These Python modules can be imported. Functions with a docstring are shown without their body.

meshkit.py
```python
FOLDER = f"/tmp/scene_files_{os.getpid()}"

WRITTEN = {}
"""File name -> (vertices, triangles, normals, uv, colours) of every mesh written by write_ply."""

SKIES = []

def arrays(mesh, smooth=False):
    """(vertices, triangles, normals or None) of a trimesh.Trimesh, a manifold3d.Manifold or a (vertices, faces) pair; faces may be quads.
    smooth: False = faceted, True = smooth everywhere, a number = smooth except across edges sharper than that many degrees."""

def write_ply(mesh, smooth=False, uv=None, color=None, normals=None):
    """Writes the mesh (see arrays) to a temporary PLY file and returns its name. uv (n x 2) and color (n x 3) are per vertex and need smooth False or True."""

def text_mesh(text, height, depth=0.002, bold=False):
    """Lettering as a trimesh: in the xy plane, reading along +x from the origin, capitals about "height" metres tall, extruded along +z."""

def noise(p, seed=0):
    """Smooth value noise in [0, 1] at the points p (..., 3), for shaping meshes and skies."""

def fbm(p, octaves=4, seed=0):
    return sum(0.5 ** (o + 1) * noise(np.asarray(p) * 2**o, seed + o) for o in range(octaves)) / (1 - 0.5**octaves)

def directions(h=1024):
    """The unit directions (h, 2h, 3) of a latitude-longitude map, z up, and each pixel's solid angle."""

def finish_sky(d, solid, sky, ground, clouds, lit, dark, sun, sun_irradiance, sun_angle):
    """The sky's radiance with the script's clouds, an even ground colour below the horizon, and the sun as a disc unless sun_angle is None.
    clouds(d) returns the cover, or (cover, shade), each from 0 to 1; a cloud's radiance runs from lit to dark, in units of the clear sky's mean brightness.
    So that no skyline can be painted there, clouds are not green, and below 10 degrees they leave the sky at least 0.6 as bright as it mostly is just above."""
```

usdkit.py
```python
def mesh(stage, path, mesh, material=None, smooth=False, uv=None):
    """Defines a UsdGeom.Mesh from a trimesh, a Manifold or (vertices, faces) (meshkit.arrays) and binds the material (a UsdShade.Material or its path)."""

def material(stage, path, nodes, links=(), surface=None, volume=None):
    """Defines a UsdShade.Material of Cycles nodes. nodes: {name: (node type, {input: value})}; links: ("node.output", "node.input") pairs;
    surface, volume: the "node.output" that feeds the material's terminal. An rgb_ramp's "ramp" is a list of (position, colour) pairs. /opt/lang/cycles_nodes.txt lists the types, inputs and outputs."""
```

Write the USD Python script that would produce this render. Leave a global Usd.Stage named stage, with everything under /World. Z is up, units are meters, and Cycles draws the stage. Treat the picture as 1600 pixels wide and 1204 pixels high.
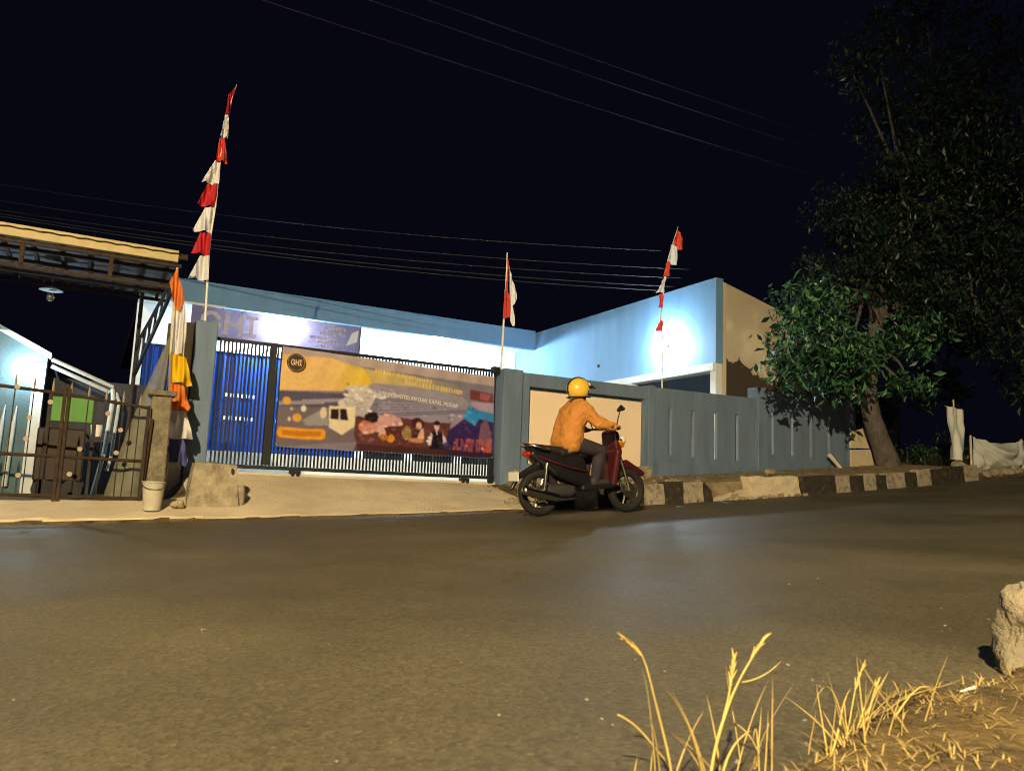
import math, random
import numpy as np
import trimesh, manifold3d, shapely
import shapely.geometry as sg
import usdkit, meshkit
from pxr import Gf, Sdf, Usd, UsdGeom, UsdLux, UsdShade, Vt

rng = np.random.default_rng(11)
random.seed(11)
stage = Usd.Stage.CreateInMemory()
UsdGeom.SetStageUpAxis(stage, UsdGeom.Tokens.z)
UsdGeom.SetStageMetersPerUnit(stage, 1.0)
UsdGeom.Xform.Define(stage, '/World')
UsdGeom.Scope.Define(stage, '/World/Looks')

# ------------------------------------------------------------------ camera, sky, moon, exposure
# x runs along the street wall, y away from the camera, z up; the road in front of the camera is z = 0
CAM_R, CAM_U, CAM_F = [0.877369, -0.478235, 0.038924], [-0.096401, -0.096224, 0.99068], [0.470032, 0.872945, 0.130526]
EYE = (0.0, 0.0, 0.50)
cam = UsdGeom.Camera.Define(stage, '/World/camera')
m = Gf.Matrix4d(*CAM_R, 0, *CAM_U, 0, *[-a for a in CAM_F], 0, *EYE, 1)
cam.AddTransformOp().Set(m)
cam.CreateHorizontalApertureAttr(36.0)
cam.CreateVerticalApertureAttr(36.0 * 770 / 1024)
cam.CreateFocalLengthAttr(27.0)
cam.CreateFStopAttr(6.5)
cam.CreateFocusDistanceAttr(9.0)
cam.CreateClippingRangeAttr(Gf.Vec2f(0.05, 2000))
cam.CreateExposureAttr(0.0)

MOON_EL, MOON_AZ = 0.85, -2.2          # a faint night sky: elevation, atan2(x, y) of the direction towards it
dome = UsdLux.DomeLight.Define(stage, '/World/sky')
dome.GetPrim().SetCustomDataByKey('kind', 'structure')
sky_m = usdkit.material(stage, '/World/Looks/night_sky', {
    'sky': ('sky_texture', {'sky_type': 'single_scattering', 'sun_disc': False, 'sun_elevation': -0.06, 'sun_rotation': MOON_AZ}),
    'tint': ('mix', {'mix_type': 'multiply', 'fac': 1.0, 'color2': (0.05, 0.06, 0.14)}),
    'add': ('mix', {'mix_type': 'add', 'fac': 1.0, 'color2': (0.018, 0.020, 0.052)}),
    'bg': ('background_shader', {'strength': 0.1})},
    [('sky.color', 'tint.color1'), ('tint.color', 'add.color1'), ('add.color', 'bg.color')], surface='bg.background')
UsdShade.MaterialBindingAPI.Apply(dome.GetPrim()).Bind(sky_m)
moon = UsdLux.DistantLight.Define(stage, '/World/moonlight')
moon.CreateNormalizeAttr(True); moon.CreateIntensityAttr(0.02); moon.CreateAngleAttr(10.0)
moon.CreateColorAttr(Gf.Vec3f(0.75, 0.85, 1.0))
moon.AddRotateXYZOp().Set(Gf.Vec3f(90 - math.degrees(MOON_EL), 0, 180 - math.degrees(MOON_AZ)))
LAMP_STREET = 68000.0      # radiances of the lamps
LAMP_COOL = 900.0

# ------------------------------------------------------------------ helpers
USED = {}
def uniq(parent, name):
    k = (str(parent), name); n = USED.get(k, 0); USED[k] = n + 1
    return f'{parent}/{name}' + (f'_{n:03d}' if n else '')

def tag(p, label=None, cat=None, group=None, kind=None):
    p = p.GetPrim() if hasattr(p, 'GetPrim') else p
    for k, v in (('label', label), ('category', cat), ('group', group), ('kind', kind)):
        if v: p.SetCustomDataByKey(k, v)
    return p

def path_of(parent):
    return '/World' if parent is None else str(parent.GetPath())

def thing(name, label, cat, loc=(0, 0, 0), rz=0.0, group=None, kind=None):
    x = UsdGeom.Xform.Define(stage, uniq('/World', name))
    x.AddTranslateOp().Set(Gf.Vec3d(*map(float, loc)))
    if rz: x.AddRotateZOp().Set(float(rz))
    return tag(x, label, cat, group, kind)

def put(name, mesh, mat, parent=None, smooth=False, label=None, cat=None, group=None, kind=None):
    m = usdkit.mesh(stage, uniq(path_of(parent), name), mesh, mat, smooth=smooth)
    return tag(m, label, cat, group, kind)

def cat_(*ms):
    ms = [a for a in ms if a is not None]
    return trimesh.util.concatenate(ms) if len(ms) > 1 else ms[0]

def box(x0, x1, y0, y1, z0, z1):
    b = trimesh.creation.box([abs(x1 - x0), abs(y1 - y0), abs(z1 - z0)])
    b.apply_translation([(x0 + x1) / 2, (y0 + y1) / 2, (z0 + z1) / 2]); return b

def hexa(b, t):
    """a block from 4 bottom and 4 top corners, counter-clockwise seen from above"""
    v = np.array(list(b) + list(t), float)
    f = [[0, 2, 1], [0, 3, 2], [4, 5, 6], [4, 6, 7]]
    for i in range(4):
        j = (i + 1) % 4
        f += [[i, j, 4 + j], [i, 4 + j, 4 + i]]
    return trimesh.Trimesh(v, f, process=False)

def bevel(x0, x1, y0, y1, z0, z1, r=0.012):
    x0, x1 = min(x0, x1), max(x0, x1); y0, y1 = min(y0, y1), max(y0, y1); z0, z1 = min(z0, z1), max(z0, z1)
    r = min(r, .45 * min(x1 - x0, y1 - y0, z1 - z0))
    p = []
    for x, sx in ((x0, 1), (x1, -1)):
        for y, sy in ((y0, 1), (y1, -1)):
            for z, sz in ((z0, 1), (z1, -1)):
                p += [(x + sx * r, y + sy * r, z), (x + sx * r, y, z + sz * r), (x, y + sy * r, z + sz * r)]
    return trimesh.convex.convex_hull(np.array(p))

def tube(pts, rad, sides=8, closed=True):
    p = np.asarray(pts, float); n = len(p)
    rad = np.broadcast_to(np.asarray(rad, float), (n,))
    t = np.gradient(p, axis=0); t /= np.linalg.norm(t, axis=1, keepdims=True) + 1e-12
    ref = np.array([0, 0, 1.0]) if abs(t[:, 2]).mean() < .8 else np.array([1.0, 0, 0])
    a = np.cross(t, ref); a /= np.linalg.norm(a, axis=1, keepdims=True) + 1e-12
    b = np.cross(t, a)
    g = np.arange(sides) * 2 * np.pi / sides
    v = p[:, None] + rad[:, None, None] * (np.cos(g)[None, :, None] * a[:, None] + np.sin(g)[None, :, None] * b[:, None])
    v = v.reshape(-1, 3); f = []
    for i in range(n - 1):
        for j in range(sides):
            k = (j + 1) % sides
            f += [[i * sides + j, i * sides + k, (i + 1) * sides + k], [i * sides + j, (i + 1) * sides + k, (i + 1) * sides + j]]
    if closed:
        v = np.vstack([v, p[0], p[-1]]); c0, c1 = n * sides, n * sides + 1
        for j in range(sides):
            k = (j + 1) % sides
            f += [[c0, k, j], [c1, (n - 1) * sides + j, (n - 1) * sides + k]]
    return trimesh.Trimesh(v, f, process=False)

def spline(pts, n):
    from scipy.interpolate import CubicSpline
    p = np.asarray(pts, float)
    s = np.r_[0, np.cumsum(np.linalg.norm(np.diff(p, axis=0), axis=1))]
    return CubicSpline(s, p)(np.linspace(0, s[-1], n))

def ball(c, r, sub=2, sq=(1, 1, 1)):
    s = trimesh.creation.icosphere(sub, r); s.apply_scale(sq); s.apply_translation(c); return s

def cyl(c0, c1, r, sides=16, r1=None):
    return tube([c0, c1], [r, r if r1 is None else r1], sides)

def grid(xs, ys, fz):
    X, Y = np.meshgrid(xs, ys, indexing='ij'); Z = fz(X, Y)
    v = np.stack([X, Y, Z], -1).reshape(-1, 3); nx, ny = len(xs), len(ys)
    i, j = np.meshgrid(np.arange(nx - 1), np.arange(ny - 1), indexing='ij')
    a = (i * ny + j).ravel()
    return trimesh.Trimesh(v, np.vstack([np.stack([a, a + ny, a + ny + 1], 1), np.stack([a, a + ny + 1, a + 1], 1)]), process=False)

def rough(mesh, amp, scale, seed=0, edge=None):
    """breaks a mesh's surface up with noise (after subdividing to edge length)"""
    if edge:
        v, f = trimesh.remesh.subdivide_to_size(mesh.vertices, mesh.faces, edge, max_iter=8)
        mesh = trimesh.Trimesh(v, f); mesh.merge_vertices()
    n = mesh.vertex_normals
    d = meshkit.fbm(mesh.vertices * scale, 4, seed) - .5
    return trimesh.Trimesh(mesh.vertices + n * (d * 2 * amp)[:, None], mesh.faces, process=False)

LOOKS = {}
def mat(name, col, rough_=.75, var=.18, scale=5.0, bump=.0, bscale=60., metal=0., spec=.4, col2=None, detail=5., ramp=None, coat=0., alpha=1., trans=0., stretch=None):
    """procedural paint, plaster, soil ...: colour varied by noise, fine relief by a second noise"""
    if name in LOOKS: return LOOKS[name]
    c = np.array(col, float)
    lo, hi = (c * (1 - var), np.minimum(c * (1 + var), .95)) if col2 is None else (c, np.array(col2, float))
    nodes = {'geo': ('geometry', {}), 'n': ('noise_texture', {'scale': scale, 'detail': detail, 'roughness': .62}),
             'r': ('rgb_ramp', {'ramp': ramp or [(.3, tuple(lo)), (.7, tuple(hi))]}),
             'p': ('principled_bsdf', {'roughness': rough_, 'metallic': metal, 'specular_ior_level': spec, 'coat_weight': coat, 'alpha': alpha})}
    links = [('n.fac', 'r.fac'), ('r.color', 'p.base_color')]
    if stretch:
        nodes['map'] = ('mapping', {'scale': stretch}); links += [('geo.position', 'map.vector'), ('map.vector', 'n.vector')]
    else:
        links += [('geo.position', 'n.vector')]
    if bump:
        nodes['n2'] = ('noise_texture', {'scale': bscale, 'detail': 4., 'roughness': .6})
        nodes['b'] = ('bump', {'strength': min(1., bump), 'distance': .02})
        links += [('geo.position', 'n2.vector'), ('n2.fac', 'b.height'), ('b.normal', 'p.normal')]
    surf = 'p.BSDF'
    if trans:
        nodes['t'] = ('translucent_bsdf', {}); nodes['x'] = ('mix_closure', {'fac': trans})
        links += [('r.color', 't.color'), ('p.BSDF', 'x.closure1'), ('t.BSDF', 'x.closure2')]; surf = 'x.closure'
    LOOKS[name] = usdkit.material(stage, '/World/Looks/' + name, nodes, links, surface=surf)
    return LOOKS[name]

def glow(name, col, strength):
    if name not in LOOKS:
        LOOKS[name] = usdkit.material(stage, '/World/Looks/' + name, {'e': ('emission', {'color': col, 'strength': float(strength)})}, [], surface='e.emission')
    return LOOKS[name]

M = lambda n: LOOKS[n]
# asphalt: dark binder, paler stone specks, dusty worn patches
LOOKS['asphalt'] = usdkit.material(stage, '/World/Looks/asphalt', {
    'geo': ('geometry', {}),
    'big': ('noise_texture', {'scale': .55, 'detail': 6., 'roughness': .6}), 'fine': ('noise_texture', {'scale': 140., 'detail': 4., 'roughness': .75}),
    'vor': ('voronoi_texture', {'scale': 85.}), 'vw': ('rgb_to_bw', {}), 'r3': ('rgb_ramp', {'ramp': [(0., (.62, .62, .62)), (.7, (1.1, 1.1, 1.08)), (.93, (1.35, 1.32, 1.25)), (1., (2.1, 2.0, 1.8))]}), 'mul2': ('mix', {'mix_type': 'multiply', 'fac': 1.0}),
    'r1': ('rgb_ramp', {'ramp': [(.28, (.052, .047, .030)), (.5, (.076, .067, .043)), (.72, (.108, .096, .061))]}),
    'r2': ('rgb_ramp', {'ramp': [(.3, (.68, .68, .68)), (.65, (1.2, 1.2, 1.2)), (.82, (1.9, 1.85, 1.7))]}),
    'mul': ('mix', {'mix_type': 'multiply', 'fac': 1.0}), 'rr': ('map_range', {'from_min': .3, 'from_max': .7, 'to_min': .50, 'to_max': .74}),
    'h': ('math', {'math_type': 'add'}), 'b': ('bump', {'strength': .35, 'distance': .005}),
    'p': ('principled_bsdf', {'specular_ior_level': .45})},
    [('geo.position', 'big.vector'), ('geo.position', 'fine.vector'), ('geo.position', 'vor.vector'), ('big.fac', 'r1.fac'), ('fine.fac', 'r2.fac'),
     ('r1.color', 'mul.color1'), ('r2.color', 'mul.color2'), ('vor.color', 'vw.color'), ('vw.val', 'r3.fac'), ('mul.color', 'mul2.color1'), ('r3.color', 'mul2.color2'), ('mul2.color', 'p.base_color'), ('big.fac', 'rr.value'), ('rr.result', 'p.roughness'),
     ('fine.fac', 'h.value1'), ('vor.distance', 'h.value2'), ('h.value', 'b.height'), ('b.normal', 'p.normal')], surface='p.BSDF')
mat('dirt', (.030, .020, .011), .95, scale=5, bump=1., bscale=28, col2=(.16, .115, .045))
mat('dusty_concrete', (.48, .41, .29), .9, scale=1.6, bump=.6, bscale=45, col2=(.66, .58, .43))
mat('rough_concrete', (.17, .15, .105), .92, scale=6, bump=1., bscale=30, col2=(.42, .365, .27))
mat('dry_earth', (.15, .115, .07), .95, scale=4, bump=1., bscale=24, col2=(.34, .27, .175))
mat('lamplit_cable', (.03, .032, .036), .5, var=.1)  # cable colour lightened to stand for lamplight on the wires
mat('kerb_white', (.16, .13, .095), .85, scale=11, bump=.8, bscale=40, ramp=[(.32, (.13, .105, .075)), (.48, (.32, .28, .215)), (.75, (.44, .395, .32))])
mat('kerb_black', (.02, .018, .016), .8, scale=11, bump=.8, bscale=40, ramp=[(.35, (.022, .019, .016)), (.58, (.045, .038, .031)), (.72, (.13, .105, .078))])
mat('wall_paint', (.098, .150, .243), .8, scale=4.5, bump=.3, bscale=90, col2=(.150, .220, .335), stretch=(1, 1, .16))
mat('letter_white', (.85, .84, .84), .5, var=.04, trans=.6)
mat('wall_reveal', (.13, .18, .23), .85, scale=3, col2=(.16, .22, .27))
mat('house_paint', (.135, .295, .52), .7, scale=3.0, bump=.15, bscale=60, col2=(.175, .345, .58), stretch=(1, 1, .2))
mat('house_white', (.72, .76, .78), .7, scale=1.4, bump=.12, bscale=60, col2=(.80, .83, .84))
mat('cream_board', (.86, .71, .55), .6, scale=1.2, var=.04)
mat('ochre_plaster', (.52, .46, .33), .85, scale=1.1, bump=.4, bscale=40, col2=(.70, .62, .45))
mat('black_metal', (.010, .014, .022), .45, var=.2, spec=.5)
mat('blue_metal', (.004, .050, .30), .5, scale=6, var=.12, spec=.25)
mat('rust_metal', (.022, .014, .011), .8, scale=18, bump=.3, bscale=80, col2=(.055, .036, .027), spec=.2)
mat('dark_paint', (.03, .03, .035), .7, var=.3)
mat('cream_metal', (.40, .33, .17), .6, scale=5, var=.15)
mat('white_plastic', (.72, .72, .70), .45, var=.06)
mat('white_pipe', (.42, .48, .52), .4, var=.08)
mat('bamboo', (.55, .47, .33), .6, scale=14, var=.2)
mat('white_pole', (.75, .70, .62), .5, scale=14, var=.1)
mat('flag_red', (.52, .022, .03), .75, var=.15, trans=.25)
mat('flag_scarlet', (.68, .06, .03), .75, var=.12, trans=.25)
mat('flag_white', (.74, .74, .74), .75, var=.06, trans=.28)
mat('flag_orange', (.72, .20, .035), .75, var=.12, trans=.25)
mat('flag_yellow', (.80, .50, .01), .75, var=.1, trans=.25)
mat('flag_blue', (.10, .11, .36), .75, var=.15, trans=.25)
mat('bark', (.062, .055, .052), .95, scale=16, bump=1., bscale=22, col2=(.14, .125, .118), stretch=(1, 1, .3))
for i, c in enumerate([(.014, .045, .024), (.04, .125, .06), (.010, .030, .020), (.08, .23, .085)]):
    mat(f'leaf_{("dark", "mid", "deep", "fresh")[i]}', c, .42, var=.3, scale=3, spec=.5, trans=.25)
mat('straw', (.44, .33, .085), .7, scale=20, col2=(.66, .52, .17), trans=.15)
mat('straw_dull', (.24, .17, .055), .8, scale=20, col2=(.42, .32, .12))
mat('cable', (.006, .006, .009), .5, var=.1)
mat('tarpaulin', (.58, .62, .62), .5, scale=3, bump=.15, bscale=20, col2=(.70, .73, .72), trans=.2)
mat('net_cloth', (.16, .17, .13), .9, scale=8, col2=(.24, .24, .18), alpha=.62)
mat('green_board', (.06, .22, .03), .5, scale=6, var=.12)
mat('dark_green', (.02, .032, .018), .6, var=.2)
mat('teal_plaster', (.06, .11, .13), .8, scale=2, bump=.3, bscale=40, var=.15)
mat('roof_sheet', (.10, .115, .14), .38, scale=5, var=.25, spec=.5)
mat('charcoal', (.025, .026, .03), .8, var=.3)
COOL = (.72, .90, 1.0)

DATA = {'banner': [[2.119, 10.53, 2.264], [5.348, 10.53, 2.174], [5.386, 10.53, 0.917], [2.122, 10.53, 0.911]],
 'cloth': [[16.082, 9.5, 1.909], [17.956, 9.5, 1.946], [17.964, 9.5, 1.161], [16.142, 9.5, 1.127]],
 'col_flag': [('orange', [[0.685, 10.02, 2.986], [0.615, 10.02, 2.805], [0.664, 10.02, 2.574], [0.747, 10.02, 2.451], [0.799, 10.02, 2.594], [0.736, 10.02, 2.825]]),
              ('white',
               [[0.691, 10.02, 2.514], [0.747, 10.02, 2.451], [0.799, 10.02, 2.594], [0.838, 10.02, 2.4], [0.863, 10.02, 2.204], [0.836, 10.02, 1.931],
                [0.707, 10.02, 1.932]]),
              ('yellow',
               [[0.707, 10.02, 1.932], [0.836, 10.02, 1.931], [0.883, 10.02, 1.889], [0.983, 10.02, 1.569], [0.906, 10.02, 1.546], [0.851, 10.02, 1.595],
                [0.731, 10.02, 1.583]]),
              ('orange', [[0.732, 10.02, 1.576], [0.883, 10.02, 1.559], [0.978, 10.02, 1.294], [0.947, 10.02, 1.237], [0.754, 10.02, 1.253]]),
              ('white', [[0.754, 10.02, 1.245], [0.939, 10.02, 1.252], [1.047, 10.02, 0.918], [0.763, 10.02, 0.916]]),
              ('blue', [[0.777, 10.02, 0.909], [0.941, 10.02, 0.904], [1.02, 10.02, 0.655], [0.99, 10.02, 0.584], [0.879, 10.02, 0.632], [0.753, 10.02, 0.634]])],
 'col_pole': [[0.687, 10.05, 3.001], [0.687, 10.05, 2.503], [0.709, 10.05, 1.936], [0.742, 10.05, 1.408], [0.776, 10.05, 0.872], [0.782, 10.05, 0.491],
              [0.795, 10.05, 0.115]],
 'crown': [([11.42, 9.6, 4.0], 0.8), ([10.68, 9.4, 3.1], 0.55), ([11.63, 9.5, 3.41], 0.7), ([11.88, 9.3, 2.76], 0.5), ([12.57, 9.8, 4.72], 0.8),
           ([13.72, 10.2, 6.24], 0.9), ([15.23, 10.5, 7.38], 1.0), ([13.11, 10.5, 6.48], 0.7), ([13.71, 9.5, 4.97], 0.9), ([14.77, 9.5, 5.56], 1.0),
           ([15.85, 9.2, 5.96], 1.1), ([16.86, 9.0, 5.53], 1.1), ([15.32, 9.2, 4.63], 0.9), ([14.27, 9.5, 3.88], 0.7), ([16.94, 9.5, 4.23], 0.9),
           ([13.48, 9.2, 2.79], 0.38), ([14.22, 9.3, 2.75], 0.28), ([13.84, 9.5, 8.11], 1.0), ([12.59, 9.0, 9.14], 0.9), ([14.37, 9.0, 8.74], 1.2),
           ([15.94, 8.7, 9.78], 1.3), ([16.57, 9.0, 7.9], 1.3), ([14.25, 9.0, 10.38], 1.2), ([12.09, 9.2, 8.69], 0.6), ([17.09, 8.8, 6.95], 1.2),
           ([16.0, 9.8, 7.32], 1.1), ([10.4, 9.3, 2.55], 0.3), ([13.29, 9.8, 3.54], 0.5), ([19.09, 10.0, 3.97], 1.0)],
 'mid_flag': [('red_bright',
               [[5.593, 10.72, 4.204], [5.632, 10.72, 4.051], [5.64, 10.72, 3.625], [5.687, 10.72, 3.368], [5.679, 10.72, 3.203], [5.564, 10.72, 3.161],
                [5.573, 10.72, 3.615]]),
              ('white',
               [[5.616, 10.7, 4.043], [5.682, 10.7, 3.881], [5.792, 10.7, 3.539], [5.719, 10.7, 3.395], [5.753, 10.7, 3.078], [5.725, 10.7, 3.053], [5.669, 10.7, 3.256],
                [5.632, 10.7, 3.62]])],
 'mid_pole': [[5.598, 10.74, 4.264], [5.599, 10.74, 3.729], [5.588, 10.74, 3.199], [5.58, 10.74, 2.727], [5.571, 10.74, 2.363], [5.568, 10.74, 2.054]],
 'right_flags': [('red_bright', [[9.198, 10.78, 5.398], [9.297, 10.78, 5.231], [9.284, 10.78, 4.996], [9.215, 10.78, 4.999], [9.08, 10.78, 5.081]]),
                 ('white', [[9.068, 10.78, 5.079], [9.176, 10.78, 5.053], [9.197, 10.78, 4.888], [9.151, 10.78, 4.665], [8.952, 10.78, 4.731]]),
                 ('red_bright', [[8.952, 10.78, 4.721], [9.047, 10.78, 4.708], [8.976, 10.78, 4.437], [8.882, 10.78, 4.445]]),
                 ('white', [[8.889, 10.78, 4.438], [8.934, 10.78, 4.424], [8.887, 10.78, 4.136], [8.702, 10.78, 4.092], [8.774, 10.78, 4.223]]),
                 ('red_bright', [[8.776, 10.78, 4.079], [8.872, 10.78, 4.095], [8.836, 10.78, 3.844], [8.762, 10.78, 3.827]]),
                 ('red_bright', [[8.814, 10.78, 3.602], [8.84, 10.78, 3.606], [8.898, 10.78, 3.465], [8.881, 10.78, 3.389], [8.715, 10.78, 3.397]])],
 'right_pole': [[9.223, 10.81, 5.443], [9.105, 10.81, 5.11], [8.985, 10.81, 4.735], [8.936, 10.81, 4.452], [8.897, 10.81, 4.129], [8.865, 10.81, 3.824],
                [8.831, 10.81, 3.61], [8.88, 10.81, 3.379], [8.889, 10.81, 2.848], [8.897, 10.81, 2.392], [8.901, 10.81, 2.119]],
 'stalks': [([[0.896, 1.05, 0.032], [0.875, 1.05, 0.109], [0.85, 1.05, 0.183], [0.831, 1.05, 0.23], [0.788, 1.05, 0.266]], 0.0053),
            ([[0.934, 1.0, 0.043], [0.959, 1.0, 0.124], [0.998, 1.0, 0.191], [1.032, 1.0, 0.23], [1.061, 1.0, 0.26]], 0.0067),
            ([[0.981, 1.02, 0.127], [1.0, 1.02, 0.188], [1.006, 1.02, 0.228]], 0.004), ([[1.005, 1.0, 0.187], [1.065, 1.0, 0.198], [1.1, 1.0, 0.217]], 0.0033),
            ([[0.819, 1.1, 0.126], [0.867, 1.1, 0.096], [0.91, 1.1, 0.054], [0.942, 1.1, 0.013]], 0.0047),
            ([[1.089, 1.05, 0.006], [1.096, 1.05, 0.074], [1.102, 1.05, 0.125]], 0.004), ([[1.078, 1.02, 0.017], [1.084, 1.02, 0.084], [1.086, 1.02, 0.127]], 0.0033),
            ([[1.232, 1.02, -0.004], [1.264, 1.02, 0.064], [1.283, 1.02, 0.119], [1.306, 1.02, 0.148]], 0.006),
            ([[1.32, 1.06, 0.011], [1.356, 1.06, 0.09], [1.372, 1.06, 0.137], [1.394, 1.06, 0.174]], 0.004),
            ([[1.255, 1.0, 0.021], [1.296, 1.0, 0.083], [1.329, 1.0, 0.145]], 0.004), ([[1.34, 1.05, -0.0], [1.383, 1.05, 0.066], [1.425, 1.05, 0.144]], 0.0047),
            ([[1.224, 1.0, 0.004], [1.322, 1.0, 0.046], [1.403, 1.0, 0.089], [1.458, 1.0, 0.129], [1.573, 1.0, 0.082]], 0.006),
            ([[1.44, 1.04, 0.089], [1.516, 1.04, 0.111], [1.595, 1.04, 0.118], [1.705, 1.04, 0.135]], 0.0033),
            ([[1.089, 1.1, 0.083], [1.135, 1.1, 0.044], [1.157, 1.1, -0.015]], 0.004), ([[1.022, 1.07, 0.008], [1.008, 1.07, 0.089], [0.99, 1.07, 0.15]], 0.004),
            ([[0.817, 1.05, 0.043], [0.824, 1.05, 0.075]], 0.004), ([[0.81, 1.0, 0.06], [0.814, 1.0, 0.101]], 0.004),
            ([[1.219, 1.05, -0.012], [1.251, 1.05, 0.022]], 0.0047), ([[1.332, 1.03, -0.021], [1.307, 1.03, 0.056], [1.303, 1.03, 0.115]], 0.0047),
            ([[1.25, 1.15, -0.049], [1.286, 1.15, -0.025], [1.292, 1.15, 0.011]], 0.002), ([[1.316, 1.12, -0.025], [1.323, 1.12, 0.053]], 0.002),
            ([[1.435, 0.95, -0.008], [1.485, 0.95, 0.024], [1.529, 0.95, 0.078]], 0.0027), ([[1.565, 0.95, -0.009], [1.622, 0.95, 0.044], [1.659, 0.95, 0.089]], 0.0027),
            ([[1.64, 0.97, -0.042], [1.623, 0.97, 0.026], [1.572, 0.97, 0.074]], 0.0027), ([[1.73, 0.97, -0.042], [1.713, 0.97, 0.028], [1.752, 0.97, 0.081]], 0.0027),
            ([[0.962, 1.0, 0.049], [0.99, 1.0, 0.09], [1.027, 1.0, 0.107]], 0.0053), ([[1.225, 1.0, 0.03], [1.277, 1.0, 0.057], [1.368, 1.0, 0.07]], 0.0047)],
 'tall_flags': [('red_dark', [[1.261, 10.78, 5.886], [1.164, 10.78, 5.716], [1.154, 10.78, 5.458], [1.207, 10.78, 5.388], [1.231, 10.78, 5.771]]),
                ('white', [[1.154, 10.78, 5.458], [1.199, 10.78, 5.391], [1.197, 10.78, 5.32], [1.214, 10.78, 5.203], [1.211, 10.78, 5.091], [1.106, 10.78, 5.088]]),
                ('red_bright', [[1.107, 10.78, 5.082], [1.167, 10.78, 5.082], [1.237, 10.78, 4.736], [1.081, 10.78, 4.753]]),
                ('white', [[1.074, 10.78, 4.743], [1.144, 10.78, 4.732], [1.147, 10.78, 4.417], [0.929, 10.78, 4.408]]),
                ('red_dark', [[1.004, 10.78, 4.393], [1.132, 10.78, 4.414], [1.129, 10.78, 4.091], [0.895, 10.78, 4.077]]),
                ('white', [[1.008, 10.78, 4.071], [1.129, 10.78, 4.088], [1.105, 10.78, 3.738], [0.873, 10.78, 3.72]]),
                ('red_dark', [[0.972, 10.78, 3.702], [1.106, 10.78, 3.729], [1.105, 10.78, 3.412], [0.891, 10.78, 3.422]]),
                ('white', [[0.998, 10.78, 3.392], [1.117, 10.78, 3.414], [1.124, 10.78, 3.067], [0.878, 10.78, 3.068]])],
 'tall_pole': [[1.264, 10.81, 5.909], [1.186, 10.81, 5.442], [1.145, 10.81, 4.78], [1.139, 10.81, 4.412], [1.134, 10.81, 4.083], [1.111, 10.81, 3.727],
               [1.109, 10.81, 3.414], [1.123, 10.81, 3.063], [1.133, 10.81, 2.757], [1.142, 10.81, 2.453], [1.155, 10.81, 2.022], [1.194, 10.81, 0.838]],
 'vbanner': [[14.898, 9.3, 2.439], [15.429, 9.3, 2.405], [15.385, 9.3, 1.366], [14.943, 9.3, 1.394]]}

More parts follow.
